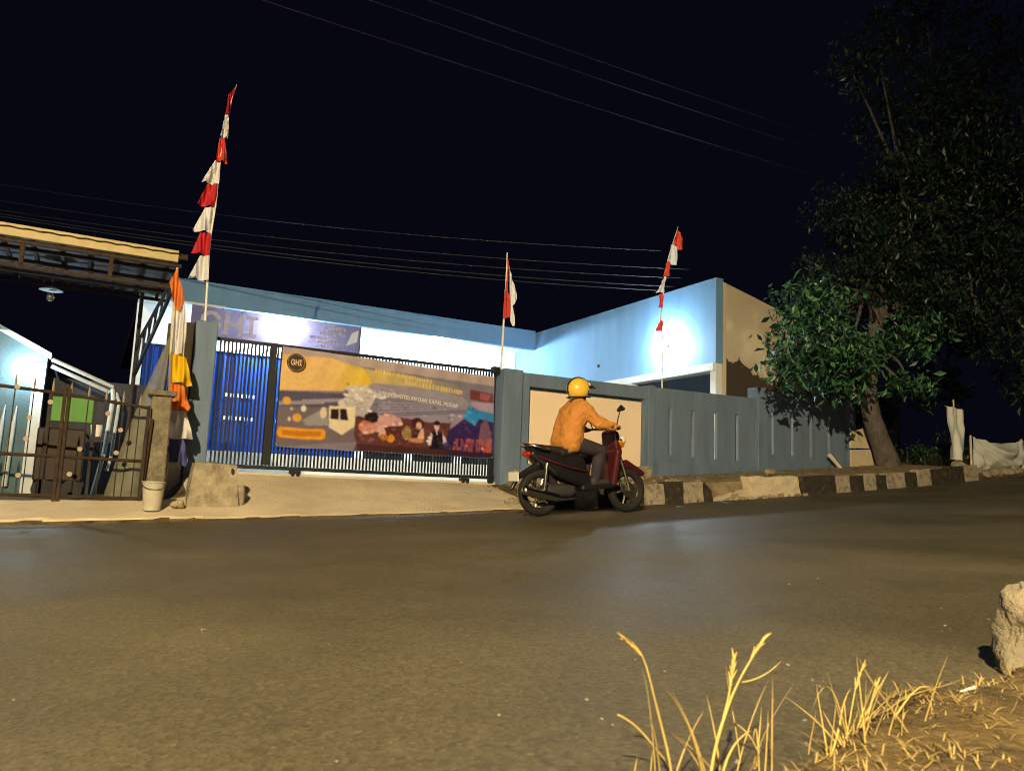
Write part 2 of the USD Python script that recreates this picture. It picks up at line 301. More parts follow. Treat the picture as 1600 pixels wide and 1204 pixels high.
# ------------------------------------------------------------------ ground levels
def zr(u):
    """height of the road along the street: level at the left, climbing to the right"""
    u = np.asarray(u, float)
    c = -.02 + .034 * u + .0022 * u * u
    return np.where(u < -2, -.0792 + .025 * (u + 2), np.where(u > 17, 1.1938 + .109 * (np.minimum(u, 30) - 17) + .01 * np.maximum(u - 30, 0), c))
def sst(a, b, x):
    t = np.clip((x - a) / (b - a), 0, 1); return t * t * (3 - 2 * t)
ROAD0, ROAD1 = 1.27, 8.70
def near_edge(u): return .90 + .22 * sst(1.0, 1.75, u) + .02 * np.sin(1.7 * u) + .025 * np.sin(5.1 * u + 1) + .015 * np.sin(13 * u)
def far_edge(u): return ROAD1 + .02 * np.sin(2.3 * u) + .012 * np.sin(9 * u)
def gz(u, v):
    u, v = np.broadcast_arrays(np.asarray(u, float), np.asarray(v, float)); r = zr(u)
    left = r + np.minimum(.17, np.maximum(0, .2 * (v - ROAD1))) + .02
    t = np.clip((v - ROAD1) / (10.45 - ROAD1), 0, 1)
    apron = r + .012 + (.505 - r) * t ** 1.15
    lift = 1 - sst(14.6, 15.6, u)
    right = r + .01 + .225 * lift + .06 * (.3 + .7 * lift) * np.clip(v - 8.75, 0, 2.2)
    far = left + (apron - left) * sst(.75, 1.15, u)
    far = far + (right - far) * sst(5.35, 5.8, u - .0 * v)
    far = np.where((v > 10.72) & (u > 1.0) & (u < 11.4), .30, far)
    near = r + .035 + .03 * np.clip(near_edge(u) - v, 0, 2) + .03 * (meshkit.noise(np.stack([u * 9, v * 9, 0 * u], -1), 3) - .3)
    return np.where(v < near_edge(u), near, np.where(v < ROAD1 + .0, r, np.where((u > 5.36) & (v < np.where((u < 8.17) | (u > 10.1), 8.86, 8.98)), r - .02, far)))
def lines(parts):
    return np.unique(np.concatenate([np.arange(a, b, s) for a, b, s in parts]).round(4))

us = lines([(-100, -12, 8), (-12, -3, .6), (-3, 18, .1), (18, 40, 1.0), (40, 130, 12)])
vs = lines([(-90, -6, 8), (-6, 0, .5), (0, 1.7, .05), (1.7, 8.6, .3), (8.6, 8.84, .06), (8.85, 8.86, .02), (8.87, 11.2, .06), (11.2, 24, .8), (24, 130, 14)])
def ground_z(u, v):
    z = gz(u, v)
    z = np.where((v > near_edge(u) + .12) & (v < far_edge(u) - .03), z - .05, z)
    z = np.where((v > 8.82) & (v < 10.6) & (u > 1.0) & (u < 5.3), z - .03, z)
    return z + .012 * (meshkit.noise(np.stack([u * 3, v * 3, 0 * u], -1), 5) - .5)
put('ground', grid(us, vs, ground_z), M('dirt'), smooth=True, kind='structure')
# asphalt sheet with frayed edges
ur = lines([(-100, -12, 8), (-12, -3, .6), (-3, 18, .07), (18, 40, 1.0), (40, 130, 12)])
tv = np.r_[0, .004, .01, .02, .04, .07, .12, .2, .3, .4, .5, .6, .7, .8, .88, .94, .98, .99, 1.]
U, T = np.meshgrid(ur, tv, indexing='ij')
n0 = near_edge(U) + .05 * (meshkit.fbm(np.stack([U * 11, U * 0, U * 0], -1), 3, 9) - .5); n1 = far_edge(U)
Vv = n0 + (n1 - n0) * T
Z = zr(U) + .004 - .03 * (T == 0) - .02 * (T == 1) + .006 * (meshkit.fbm(np.stack([U * .9, Vv * .9, 0 * U], -1), 3, 2) - .5)
nv = len(tv); a = (np.arange(len(ur) - 1)[:, None] * nv + np.arange(nv - 1)[None]).ravel()
road = trimesh.Trimesh(np.stack([U, Vv, Z], -1).reshape(-1, 3), np.vstack([np.stack([a, a + nv, a + nv + 1], 1), np.stack([a, a + nv + 1, a + 1], 1)]), process=False)
put('road', road, M('asphalt'), smooth=True, kind='structure')
# sandy concrete driveway ramp up to the gate
def apron_z(u, v):
    z = gz(u, v) + .008 + .01 * (meshkit.fbm(np.stack([u * 4, v * 4, 0 * u], -1), 3, 4) - .5)
    edge = ROAD1 + .02 + .06 * meshkit.noise(np.stack([u * 7, 0 * u, 0 * u], -1), 8)
    return np.where((v < edge) | (u < .98) | (u > 5.32), z - .05, z)
put('driveway', grid(np.arange(.9, 5.42, .06), np.r_[np.arange(8.66, 10.56, .05)], apron_z), M('dusty_concrete'), smooth=True, kind='structure')
put('courtyard', box(1.0, 11.5, 10.56, 21.6, .30, .556), M('dusty_concrete'), kind='structure')

# dry earth on the raised strip under the walls, pale dusty strip before the neighbour's fence
def strip_z(u, v):
    z = gz(u, v) + .012 + .02 * (meshkit.fbm(np.stack([u * 5, v * 5, 0 * u], -1), 3, 14) - .5)
    return np.where(v < 8.89, z - .06, z)
put('verge', grid(np.arange(5.5, 15.2, .06), np.arange(8.86, 10.5, .06), strip_z), M('dry_earth'), smooth=True, kind='structure')
put('forecourt', grid(np.arange(-5, 1.09, .08), np.arange(8.68, 9.62, .06), lambda u, v: np.where(v < ROAD1 + .05 * meshkit.noise(np.stack([u * 6, 0 * u, 0 * u], -1), 3), -.2, gz(u, v) + .010 + .02 * (meshkit.fbm(np.stack([u * 5, v * 5, 0 * u], -1), 3, 19) - .5))), M('dusty_concrete'), smooth=True, kind='structure')
# ------------------------------------------------------------------ kerb: one block after the other, painted black and white
kerb = thing('kerb', None, None, kind='structure')
cuts = [(5.36, 5.72, 'b'), (5.73, 6.09, 'w'), (6.10, 6.48, 'b'), (6.49, 6.88, 'b'), (6.89, 7.23, 'w'), (7.24, 7.60, 'b'), (7.61, 7.98, 'w'), (7.99, 8.17, 'b'),
        (10.10, 10.87, 'b'), (10.88, 11.23, 'w'), (11.24, 11.56, 'b'), (11.57, 11.89, 'w'), (11.90, 12.17, 'b'), (12.18, 12.67, 'w'), (12.68, 13.03, 'b'), (13.04, 13.42, 'w'), (13.43, 13.98, 'b')]
x = 13.99
while x < 14.8: cuts.append((x, x + .45, 'wb'[len(cuts) % 2])); x += .46
for a, b, c in cuts:
    h = .275 + .02 * rng.standard_normal(); d = .012 * rng.standard_normal()
    y0, y1 = 8.70 + d, 8.88 + d
    za, zb = zr(a), zr(b)
    blk = hexa([(a, y0, za - .1), (b, y0, zb - .1), (b, y1, zb - .1), (a, y1, za - .1)], [(a + .01, y0 + .03, za + h), (b - .01, y0 + .03, zb + h - (.12 if b == 8.17 else 0)), (b - .01, y1, zb + h), (a + .01, y1, za + h)])
    put('kerb_stone', rough(blk, .014, 9, len(cuts) + int(a * 10), .07), M('kerb_white' if c == 'w' else 'kerb_black'), kerb, smooth=40)

# ------------------------------------------------------------------ the L-shaped building
hs = thing('school_building', 'long flat-roofed pale blue building with roof parapet behind the black sliding gate', 'building')
PT, PB, FV, WV = 5.18, 4.655, 20.0, 21.2
put('parapet', box(.62, 11.52, FV, FV + .18, PB, PT), M('house_paint'), hs)
put('parapet_cap', box(.6, 11.5, FV - .03, FV + .21, PT, PT + .05), M('house_paint'), hs)
put('canopy_ceiling', box(.62, 11.51, FV + .18, WV + .3, PB + .08, PB + .2), M('house_white'), hs)
put('roof', box(.62, 14.5, WV + .3, 34, PB - .1, PB + .15), M('charcoal'), hs)
# front wall with a wide blue folding door at the left and glazed openings at the right
def wall_u(u0, u1, z0, z1, n='wall'): return put(n, box(u0, u1, WV, WV + .2, z0, z1), M('house_white'), hs)
wall_u(.62, .85, .55, PB + .08); wall_u(.85, 6.45, 3.77, PB + .08); wall_u(6.45, 11.5, 3.35, PB + .08)
wall_u(6.45, 6.75, 1.12, 3.35, 'pier'); wall_u(7.95, 8.2, 1.12, 3.35, 'pier'); wall_u(9.5, 9.8, 1.12, 3.35, 'pier'); wall_u(11.2, 11.5, 1.12, 3.35, 'pier')
put('step', box(.63, 11.4, WV - .7, WV - .001, .55, 1.11), M('house_white'), hs)
for a, b in ((6.75, 7.95), (8.2, 9.5), (9.8, 11.2)):
    g = put('glazed_door', box(a + .002, b - .002, WV + .1, WV + .14, 1.12, 3.348), mat('dark_glass', (.012, .016, .022), .12, var=.1, spec=.6), hs)
    put('frame', cat_(box(a + .004, a + .07, WV + .05, WV + .1, 1.121, 3.34), box(b - .07, b - .004, WV + .05, WV + .1, 1.121, 3.34), box((a + b) / 2 - .03, (a + b) / 2 + .03, WV + .05, WV + .1, 1.121, 3.34)), M('charcoal'), g)
# blue folding door: narrow leaves, each with two rows of small square vents
nl = 14; w = (6.45 - .87) / nl
for i in range(nl):
    a = .87 + i * w; zig = .05 if i % 2 else 0.0
    leaf = hexa([(a + .004, WV + .02 + zig, 1.13), (a + w - .004, WV + .07 - zig, 1.13), (a + w - .004, WV + .11 - zig, 1.13), (a + .004, WV + .06 + zig, 1.13)],
                [(a + .004, WV + .02 + zig, 3.72), (a + w - .004, WV + .07 - zig, 3.72), (a + w - .004, WV + .11 - zig, 3.72), (a + .004, WV + .06 + zig, 3.72)])
    d = put('door_leaf', leaf, M('blue_metal'), hs)
    s = WV + (.07 if i % 2 else .02)
    put('rib', cat_(*[box(a + k * w, a + k * w + .025, WV - .012, WV + .02, 1.16, 3.70) for k in (.22, .5, .78)]), M('blue_metal'), d)
    if i in (2, 3, 5, 6, 8, 9, 11):
        for z in (2.0, 2.6):
            put('vent', cat_(*[box(a + k * w - .03, a + k * w + .045, WV - .02, WV - .012, z - .05, z + .04) for k in (.15, .47, .8)]), M('house_white'), d)
put('door_header', box(.86, 6.45, WV - .05, WV - .001, 3.725, 3.768), M('house_white'), hs)

wing = thing('wing_building', 'pale blue side wing with sloping ochre end wall and open car bay', 'building')
WU, VF = 11.52, 12.23
put('fascia', hexa([(WU, VF, 3.30), (WU + .2, VF, 3.30), (WU + .2, FV - .002, 3.30), (WU, FV - .002, 3.30)], [(WU, VF, 5.18), (WU + .2, VF, 5.18), (WU + .2, FV - .002, 5.18), (WU, FV - .002, 5.18)]), M('house_paint'), wing)
put('fascia', box(WU, WU + .2, FV + .002, 22, 3.30, 5.18), M('house_paint'), wing)
put('beam', box(WU - .06, WU + .16, VF + .02, 18.25, 3.14, 3.296), M('house_white'), wing)
put('rear_wall_stub', box(WU - .02, WU + .2, 18.27, 21.18, .55, 3.296), M('ochre_plaster'), wing)
for v in (15.1,): put('pillar', box(WU - .05, WU + .15, v, v + .22, .5, 3.138), M('house_white'), wing)
put('corner_pillar', box(WU, WU + .17, VF, VF + .17, .5, 3.296), M('house_white'), wing)
put('inner_wall', box(WU + 2.4, WU + 2.6, VF + .2, 21, .5, 3.6), M('wall_paint'), wing)
put('car_bay_ceiling', box(WU + .21, 14.8, VF + .2, 22, 3.6, 3.7), M('house_white'), wing)
# the end wall facing the street: ochre, lower part painted dark as a leafy cast shadow, top sloping down to the right
LOOKS['shadowed_plaster'] = usdkit.material(stage, '/World/Looks/shadowed_plaster', {
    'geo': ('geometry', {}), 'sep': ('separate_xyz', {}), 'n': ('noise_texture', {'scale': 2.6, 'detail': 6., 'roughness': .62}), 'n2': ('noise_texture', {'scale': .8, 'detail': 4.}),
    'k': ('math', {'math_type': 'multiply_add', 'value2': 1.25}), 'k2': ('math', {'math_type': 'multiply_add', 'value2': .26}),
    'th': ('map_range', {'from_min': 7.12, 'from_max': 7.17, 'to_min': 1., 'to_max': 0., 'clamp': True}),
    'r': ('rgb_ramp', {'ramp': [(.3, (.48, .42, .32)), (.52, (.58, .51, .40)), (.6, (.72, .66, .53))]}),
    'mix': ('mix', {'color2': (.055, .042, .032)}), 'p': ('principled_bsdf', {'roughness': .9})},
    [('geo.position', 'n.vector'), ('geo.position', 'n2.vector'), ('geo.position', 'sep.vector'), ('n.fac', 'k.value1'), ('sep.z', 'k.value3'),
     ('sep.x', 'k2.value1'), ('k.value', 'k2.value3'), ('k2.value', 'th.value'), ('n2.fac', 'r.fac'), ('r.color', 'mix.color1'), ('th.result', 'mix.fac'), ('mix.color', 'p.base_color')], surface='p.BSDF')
LOOKS['shadowed_plaster'] = LOOKS['shadowed_plaster']
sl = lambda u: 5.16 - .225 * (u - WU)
for a, b, n, mt in ((WU + .205, WU + .30, 'end_wall_edge', 'ochre_plaster'), (WU + .315, 14.8, 'end_wall', 'shadowed_plaster')):
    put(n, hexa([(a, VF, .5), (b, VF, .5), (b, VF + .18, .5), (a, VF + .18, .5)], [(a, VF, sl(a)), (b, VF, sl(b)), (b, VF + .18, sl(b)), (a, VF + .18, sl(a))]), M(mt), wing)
put('joint', box(WU + .301, WU + .314, VF + .03, VF + .1, .5, 5.0), M('charcoal'), wing)
put('roof', hexa([(WU + .21, VF + .19, 4.9), (14.8, VF + .19, 4.1), (14.8, 34, 4.1), (WU + .21, 34, 4.9)], [(WU + .21, VF + .19, 5.0), (14.8, VF + .19, 4.2), (14.8, 34, 4.2), (WU + .21, 34, 5.0)]), M('charcoal'), wing)
put('vent_knob', ball((WU - .01, 16.6, 3.75), .05, 1, (.5, 1, 1)), M('charcoal'), wing)

# lamps
def bulb_lamp(name, label, loc, r, strength, axis, kind=COOL, parts=True):
    t = thing(name, label, 'lamp', loc)
    ax = np.array(axis, float)
    put('bulb', ball((0, 0, 0), r, 2, (1, 1, 1.15)), glow(f'glow_{name}', kind, strength), t, smooth=True)
    put('socket', cyl(ax * r * 1.02, ax * (r + .06), .024, 12), M('white_plastic'), t, smooth=40)
    put('base', cyl(ax * (r + .061), ax * (r + .085), .05, 16), M('white_plastic'), t, smooth=40)
    return t
# ------------------------------------------------------------------ walls along the street
def slope_block(a, b, y0, y1, z0, z1):
    za0, zb0 = z0 if isinstance(z0, tuple) else (z0, z0); za1, zb1 = z1 if isinstance(z1, tuple) else (z1, z1)
    return hexa([(a, y0, za0), (b, y0, zb0), (b, y1, zb0), (a, y1, za0)], [(a, y0, za1), (b, y0, zb1), (b, y1, zb1), (a, y1, za1)])
GV = 10.6
t = thing('gate_pillar', 'square grey-green rendered pillar at the left end of the sliding gate', 'pillar', group='gate pillars')
put('shaft', bevel(1.00, 1.265, 10.42, 10.72, .10, 2.46, .012), M('wall_paint'), t)
t = thing('gate_pillar', 'square grey rendered pillar at the right end of the sliding gate', 'pillar', group='gate pillars')
put('shaft', bevel(5.46, 5.80, 10.40, 10.74, .25, 2.315, .012), M('wall_paint'), t)
t = thing('boundary_wall', 'grey wall section with a large blank cream board in a recessed frame', 'wall', group='grey boundary wall sections')
B0, B1, BZ0, BZ1 = 5.95, 8.23, .86, 2.08
put('base_course', slope_block(5.802, 8.28, 10.45, 10.65, .3, BZ0), M('wall_paint'), t)
put('top_beam', box(5.802, 8.28, 10.45, 10.65, BZ1, 2.29), M('wall_paint'), t)
put('side_panel', box(5.802, B0, 10.45, 10.65, BZ0, BZ1), M('wall_paint'), t)
put('side_panel', box(B1, 8.28, 10.45, 10.65, BZ0, BZ1), M('wall_paint'), t)
put('back_panel', box(B0, B1, 10.56, 10.64, BZ0, BZ1), M('wall_reveal'), t)
put('cream_board', bevel(B0 + .07, B1 - .005, 10.535, 10.558, BZ0 + .005, BZ1 - .05, .006), M('cream_board'), t)
t = thing('ledge', 'pale concrete ledge running along the foot of the wall under the cream board', 'ledge')
put('slab', rough(slope_block(5.58, 8.2, 10.2, 10.44, (.45, .6), (.745, .93)), .008, 8, 5, .08), M('kerb_white'), t, smooth=40)

def slot_wall(label, u0, u1, slots, z0s, z1s, base, top):
    t = thing('boundary_wall', label, 'wall', group='grey boundary wall sections')
    zb = lambda u: base[0] + (base[1] - base[0]) * (u - u0) / (u1 - u0)
    zt = lambda u: top[0] + (top[1] - top[0]) * (u - u0) / (u1 - u0)
    lo = lambda u: z0s[0] + (z0s[1] - z0s[0]) * (u - u0) / (u1 - u0)
    hi = lambda u: z1s[0] + (z1s[1] - z1s[0]) * (u - u0) / (u1 - u0)
    put('base_course', slope_block(u0, u1, 10.48, 10.64, (zb(u0), zb(u1)), (lo(u0), lo(u1))), M('wall_paint'), t)
    put('plinth', slope_block(u0, u1, 10.40, 10.478, (zb(u0), zb(u1)), (lo(u0) - .12, lo(u1) - .12)), M('wall_paint'), t)
    put('top_beam', slope_block(u0, u1, 10.48, 10.64, (hi(u0), hi(u1)), (zt(u0), zt(u1))), M('wall_paint'), t)
    x = u0
    for s in list(slots) + [None]:
        e = u1 if s is None else s
        put('panel', slope_block(x, e, 10.48, 10.535, (lo(x), lo(e)), (hi(x), hi(e))), M('wall_paint'), t)
        
        if s is not None: put('lit_slot_reveal', slope_block(e + .068, e + .076, 10.479, 10.536, (lo(e) + .002, lo(e) + .002), (hi(e) - .002, hi(e) - .002)), mat('lit_reveal', (.22, .27, .34), .8, var=.1), t)  # pale strip paints in the lamplight on the slot side
        x = e + .0765
    return t
slot_wall('grey wall section with four narrow slots right of the cream board', 8.475, 10.86, (8.78, 9.3, 9.84, 10.36), (1.15, 1.13), (1.97, 1.99), (.6, .8), (2.31, 2.33))
slot_wall('grey slotted wall section under the tree, half in its shadow', 11.17, 13.40, (11.27, 11.8, 12.32, 12.84), (1.30, 1.30), (2.13, 2.13), (.75, 1.0), (2.50, 2.47))
for a, b, z0, z1, lb in ((8.29, 8.44, .55, 2.33, 'narrow grey wall pillar just right of the cream board'), (10.88, 11.14, .7, 2.545, 'tall grey wall pillar between the two slotted wall sections'), (13.42, 13.62, .9, 2.6, 'grey end pillar of the wall beside the tree trunk')):
    t = thing('wall_pillar', lb, 'pillar', group='pillars of the boundary wall')
    put('shaft', bevel(a, b, 10.42, 10.70, z0, z1, .01), M('wall_paint'), t)

# ------------------------------------------------------------------ sliding gate
gate = thing('sliding_gate', 'black steel sliding gate of closely set upright bars', 'gate')
GX0, GX1, GB, GT = 1.285, 5.44, .60, 2.30
for i, x in enumerate(np.arange(GX0 + .05, GX1 - .02, .0495)):
    put('bar', box(x - .011, x + .011, GV - .011, GV + .011, GB + .052, GT - .042 + .0), M('black_metal'), gate)
put('top_rail', bevel(GX0, GX1, GV - .02, GV + .02, GT - .04, GT, .004), M('black_metal'), gate)
put('bottom_rail', bevel(GX0, GX1, GV - .025, GV + .025, GB, GB + .05, .004), M('black_metal'), gate)
put('post', bevel(1.985, 2.055, GV - .045, GV - .013, 1.9, GT + .0, .004), M('black_metal'), gate)
put('post', bevel(1.97, 2.075, GV - .055, GV - .013, GB + .06, 1.9, .004), M('black_metal'), gate)
put('post', bevel(5.33, 5.405, GV - .06, GV - .013, .54, .98, .004), M('black_metal'), gate)
put('lock_box', bevel(5.33, 5.445, GV - .09, GV + .03, 2.24, 2.34, .006), M('black_metal'), gate)
for x in (2.42, 4.95):
    w = put('wheel_bracket', bevel(x - .075, x + .075, GV - .04, GV + .04, .555, .599, .008), M('black_metal'), gate)
    for dx in (-.035, .035): put('wheel', cyl((x + dx, GV - .05, .55), (x + dx, GV + .05, .55), .028, 14), M('black_metal'), w, smooth=40)
t = thing('gate_rail', 'long low concrete sill with the track of the sliding gate', 'gate rail')
put('sill', bevel(1.28, 5.45, 10.52, 10.70, .40, .515, .008), M('kerb_white'), t)
put('track', box(1.28, 5.45, GV - .012, GV + .012, .5151, .524), M('black_metal'), t)

# ------------------------------------------------------------------ printed banner on the gate (flat print)
TL, TR, BR, BL = (np.array(p) for p in DATA['banner'])
NX, NZ = 460, 180
ss, tt = np.meshgrid(np.linspace(0, 1, NX), np.linspace(0, 1, NZ), indexing='ij')
P = (TL * (1 - ss)[..., None] + TR * ss[..., None]) * (1 - tt)[..., None] + (BL * (1 - ss)[..., None] + BR * ss[..., None]) * tt[..., None]
# print coordinates: 1600 x 780, origin top left
X, Y = 1600 * ss, 780 * tt
def lin(c): c = np.array(c, float) / 255; return np.where(c < .04045, c / 12.92, ((c + .055) / 1.055) ** 2.4)
C = np.zeros(X.shape + (3,)); C[:] = lin((128, 120, 130))
def within(poly):
    q = np.array(poly, float); ins = np.zeros(X.shape, bool); j = len(q) - 1
    for i in range(len(q)):
        (xi, yi), (xj, yj) = q[i], q[j]
        if yi != yj: ins ^= ((yi > Y) != (yj > Y)) & (X < (xj - xi) * (Y - yi) / (yj - yi) + xi)
        j = i
    return ins
def paint(mask, c, a=1.0): C[mask] = C[mask] * (1 - a) + lin(c) * a
def poly(p, c, a=1.0): paint(within(p), c, a)
def oval(x, y, rx, ry, c, a=1.0): paint(((X - x) / rx) ** 2 + ((Y - y) / ry) ** 2 < 1, c, a)
def fade(p, c, axis, lo, hi):
    k = np.clip((axis - lo) / (hi - lo), 0, 1) * within(p); C[:] = C * (1 - k[..., None]) + lin(c) * k[..., None]
poly([(0, 0), (1600, 0), (1600, 90), (0, 70)], (178, 160, 150))
poly([(0, 60), (330, 40), (620, 130), (700, 260), (420, 300), (0, 345)], (226, 184, 112))
fade([(330, 40), (620, 100), (700, 250), (330, 290)], (226, 190, 62), X, 330, 560)
fade([(560, 90), (1150, 110), (1330, 130), (1330, 215), (900, 225), (650, 240)], (205, 178, 104), -X, -1330, -700)
poly([(0, 345), (440, 320), (430, 470), (0, 470)], (84, 78, 98))
poly([(0, 470), (430, 440), (560, 700), (0, 780)], (112, 100, 105))
for x0, y0, x1, y1 in ((0, 430, 300, 390), (150, 400, 420, 360)): poly([(x0, y0), (x1, y1), (x1, y1 + 28), (x0, y0 + 30)], (150, 142, 150))
# tiered ship
for k, (yy, wx, hh) in enumerate(((250, 640, 46), (295, 600, 44), (340, 570, 44), (385, 560, 50), (425, 575, 40))):
    poly([(430 - k * 6, yy + 30 - k * 2), (470, yy + 55), (600, yy + 74), (wx + 150, yy + 52), (wx + 60, yy - 8), (620, yy - 26), (470, yy)], (206 - 6 * k, 196 - 6 * k, 182 - 4 * k))
    poly([(432 - k * 6, yy + 30), (470, yy + 55), (600, yy + 74), (wx + 150, yy + 52), (wx + 150, yy + 60), (600, yy + 83), (468, yy + 64)], (128, 120, 122))
poly([(640, 200), (1000, 190), (1340, 230), (1400, 300), (700, 300), (600, 240)], (150, 143, 152))
poly([(660, 330), (1370, 330), (1390, 400), (700, 470), (620, 430)], (122, 114, 132))
for k in range(4): poly([(680, 440 - k * 28), (1380, 330 - k * 12), (1380, 338 - k * 12), (680, 450 - k * 28)], (168, 160, 170), .7)
poly([(720, 480), (1380, 380), (1300, 500), (1090, 540), (700, 560)], (150, 138, 152))
# hull in front, lamps, bow
poly([(160, 560), (320, 440), (340, 590), (190, 600)], (152, 145, 143))
poly([(335, 430), (520, 420), (520, 580), (435, 655), (345, 605)], (228, 210, 172))
poly([(348, 455), (455, 440), (475, 535), (352, 535)], (38, 18, 26)); poly([(402, 440), (412, 440), (420, 535), (408, 535)], (190, 180, 160))
oval(50, 420, 28, 30, (216, 160, 70)); oval(125, 545, 30, 32, (216, 160, 60)); oval(165, 470, 18, 26, (225, 212, 190)); oval(75, 560, 9, 16, (220, 205, 180)); oval(85, 480, 11, 13, (190, 170, 150))
oval(300, 490, 22, 46, (214, 200, 170)); oval(420, 400, 24, 30, (214, 204, 190))
m = within([(28, 628), (298, 622), (298, 706), (28, 706)]) | (((X - 28) / 26) ** 2 + ((Y - 667) / 40) ** 2 < 1) | (((X - 298) / 26) ** 2 + ((Y - 664) / 42) ** 2 < 1)
paint(m, (226, 152, 36)); paint(within([(36, 648), (292, 643), (292, 683), (36, 686)]), (188, 118, 26))
# cooks and waiters
poly([(520, 500), (700, 500), (860, 470), (1060, 490), (1240, 480), (1240, 780), (560, 780), (520, 640)], (96, 52, 50))
oval(640, 490, 52, 44, (36, 14, 24)); oval(600, 575, 52, 52, (192, 118, 100)); poly([(560, 590), (690, 520), (720, 600), (600, 640)], (200, 140, 122))
oval(775, 510, 90, 56, (206, 156, 148)); oval(715, 600, 34, 50, (214, 170, 158)); poly([(730, 560), (860, 540), (880, 620), (760, 630)], (88, 38, 40)); oval(785, 655, 30, 34, (214, 150, 40)); oval(735, 650, 34, 26, (170, 110, 40))
oval(985, 510, 50, 50, (62, 24, 26)); oval(995, 530, 22, 32, (224, 176, 158)); poly([(960, 570), (1030, 560), (1040, 660), (950, 690)], (60, 26, 34)); poly([(1010, 560), (1032, 550), (1040, 640), (980, 660)], (220, 170, 140)); oval(905, 600, 36, 60, (150, 120, 70)); oval(980, 660, 60, 20, (190, 130, 90))
oval(1135, 520, 21, 34, (222, 184, 170)); oval(1135, 492, 25, 22, (40, 18, 24)); poly([(1090, 570), (1180, 568), (1200, 720), (1080, 720)], (26, 14, 30)); poly([(1070, 640), (1092, 575), (1104, 600), (1090, 700), (1068, 690)], (218, 190, 192)); poly([(1180, 570), (1206, 620), (1224, 680), (1190, 690)], (214, 186, 190)); poly([(1126, 555), (1146, 555), (1138, 600)], (225, 215, 215))
poly([(1220, 560), (1380, 400), (1600, 420), (1600, 780), (1200, 780)], (52, 34, 84))
poly([(1380, 310), (1480, 340), (1600, 360), (1600, 440), (1480, 415), (1440, 480), (1350, 430)], (50, 136, 188))
poly([(1400, 262), (1600, 255), (1600, 350), (1480, 335), (1410, 300)], (170, 150, 168))
poly([(1395, 150), (1590, 165), (1590, 255), (1395, 245)], (118, 60, 62)); poly([(1480, 170), (1575, 178), (1550, 240), (1480, 232)], (158, 92, 92))
poly([(1490, 470), (1540, 400), (1580, 540), (1590, 700), (1470, 640)], (120, 84, 104))
st = meshkit.noise(np.stack([X / 7, Y / 60, 0 * X], -1), 4)
k = within([(1290, 620), (1590, 600), (1580, 730), (1260, 720)]) * np.clip(st * 1.8 - .5, 0, 1); C[:] = C * (1 - k[..., None]) + lin((208, 98, 56)) * k[..., None]
poly([(540, 720), (1600, 725), (1600, 780), (520, 780)], (52, 32, 36), .75)
# rows of yellow title lettering too blurred to read
for (xa, ya, xb, yb, h) in ((650, 92, 1080, 128, 34), (880, 160, 1330, 190, 44)):
    x = xa
    while x < xb:
        ww = 9 + 7 * rng.random(); yc = ya + (yb - ya) * (x - xa) / (xb - xa)
        poly([(x, yc - h * .5), (x + ww, yc - h * .5), (x + ww * .8, yc + h * .5), (x - ww * .2, yc + h * .5)], (232, 205, 110), .85); x += ww + 6 + 8 * rng.random()
for yc in (205, 640):
    pass
for k in range(260):      # small print details
    x, y = (rng.uniform(540, 1240), rng.uniform(500, 720)) if k < 110 else (rng.uniform(430, 800), rng.uniform(220, 460)) if k < 180 else (rng.uniform(640, 1580), rng.uniform(300, 520)) if k < 220 else (rng.uniform(1230, 1590), rng.uniform(400, 720))
    c = C[min(NX - 1, int(x / 1600 * NX)), min(NZ - 1, int(y / 780 * NZ))].copy(); f = rng.uniform(.45, 1.9)
    mk = ((X - x) / rng.uniform(4, 22)) ** 2 + ((Y - y) / rng.uniform(3, 14)) ** 2 < 1
    C[mk] = np.clip(c * f + (.02 if f > 1 else 0), 0, .85)
from scipy.ndimage import gaussian_filter
C = np.stack([gaussian_filter(C[..., k], 1.0) for k in range(3)], -1)
C *= (1 + .22 * (meshkit.fbm(np.stack([X / 26, Y / 26, 0 * X], -1), 4, 31)[..., None] - .5))
C = np.clip(C * np.array([1.12, 1.17, 1.38]), 0, .9)
C *= (1 + .05 * (meshkit.fbm(np.stack([X / 40, Y / 40, 0 * X], -1), 3, 6)[..., None] - .5))
bulge = .007 * np.sin(ss * 60 + tt * 9) * np.exp(-((tt - .05) / .3) ** 2) + .010 * np.sin(ss * 23 - tt * 14) * (1 - ss) + .03 * (meshkit.fbm(np.stack([ss * 7, tt * 2.5, 0 * ss], -1), 3, 12) - .5)
P[..., 1] += bulge - .012
P[..., 2] -= .018 * np.sin(np.pi * ss * 5) ** 2 * (tt > .5) * (tt - .5)
a = (np.arange(NX - 1)[:, None] * NZ + np.arange(NZ - 1)[None]).ravel()
bm = trimesh.Trimesh(P.reshape(-1, 3), np.vstack([np.stack([a, a + 1, a + NZ + 1], 1), np.stack([a, a + NZ + 1, a + NZ], 1)]), process=False)
LOOKS['print'] = usdkit.material(stage, '/World/Looks/print', {'c': ('attribute', {'attribute': 'inkcolor'}), 'p': ('principled_bsdf', {'roughness': .45, 'specular_ior_level': .4}), 't': ('translucent_bsdf', {}), 'x': ('mix_closure', {'fac': .33})},
    [('c.color', 'p.base_color'), ('c.color', 't.color'), ('p.BSDF', 'x.closure1'), ('t.BSDF', 'x.closure2')], surface='x.closure')
ban = thing('gate_banner', 'wide printed banner with ship, cooks and yellow sky tied to the gate', 'banner')
pm = put('printed_sheet', bm, M('print'), ban, smooth=True)
UsdGeom.PrimvarsAPI(pm).CreatePrimvar('inkcolor', Sdf.ValueTypeNames.Color3fArray, 'vertex').Set(Vt.Vec3fArray.FromNumpy(C.reshape(-1, 3).astype(np.float32)))
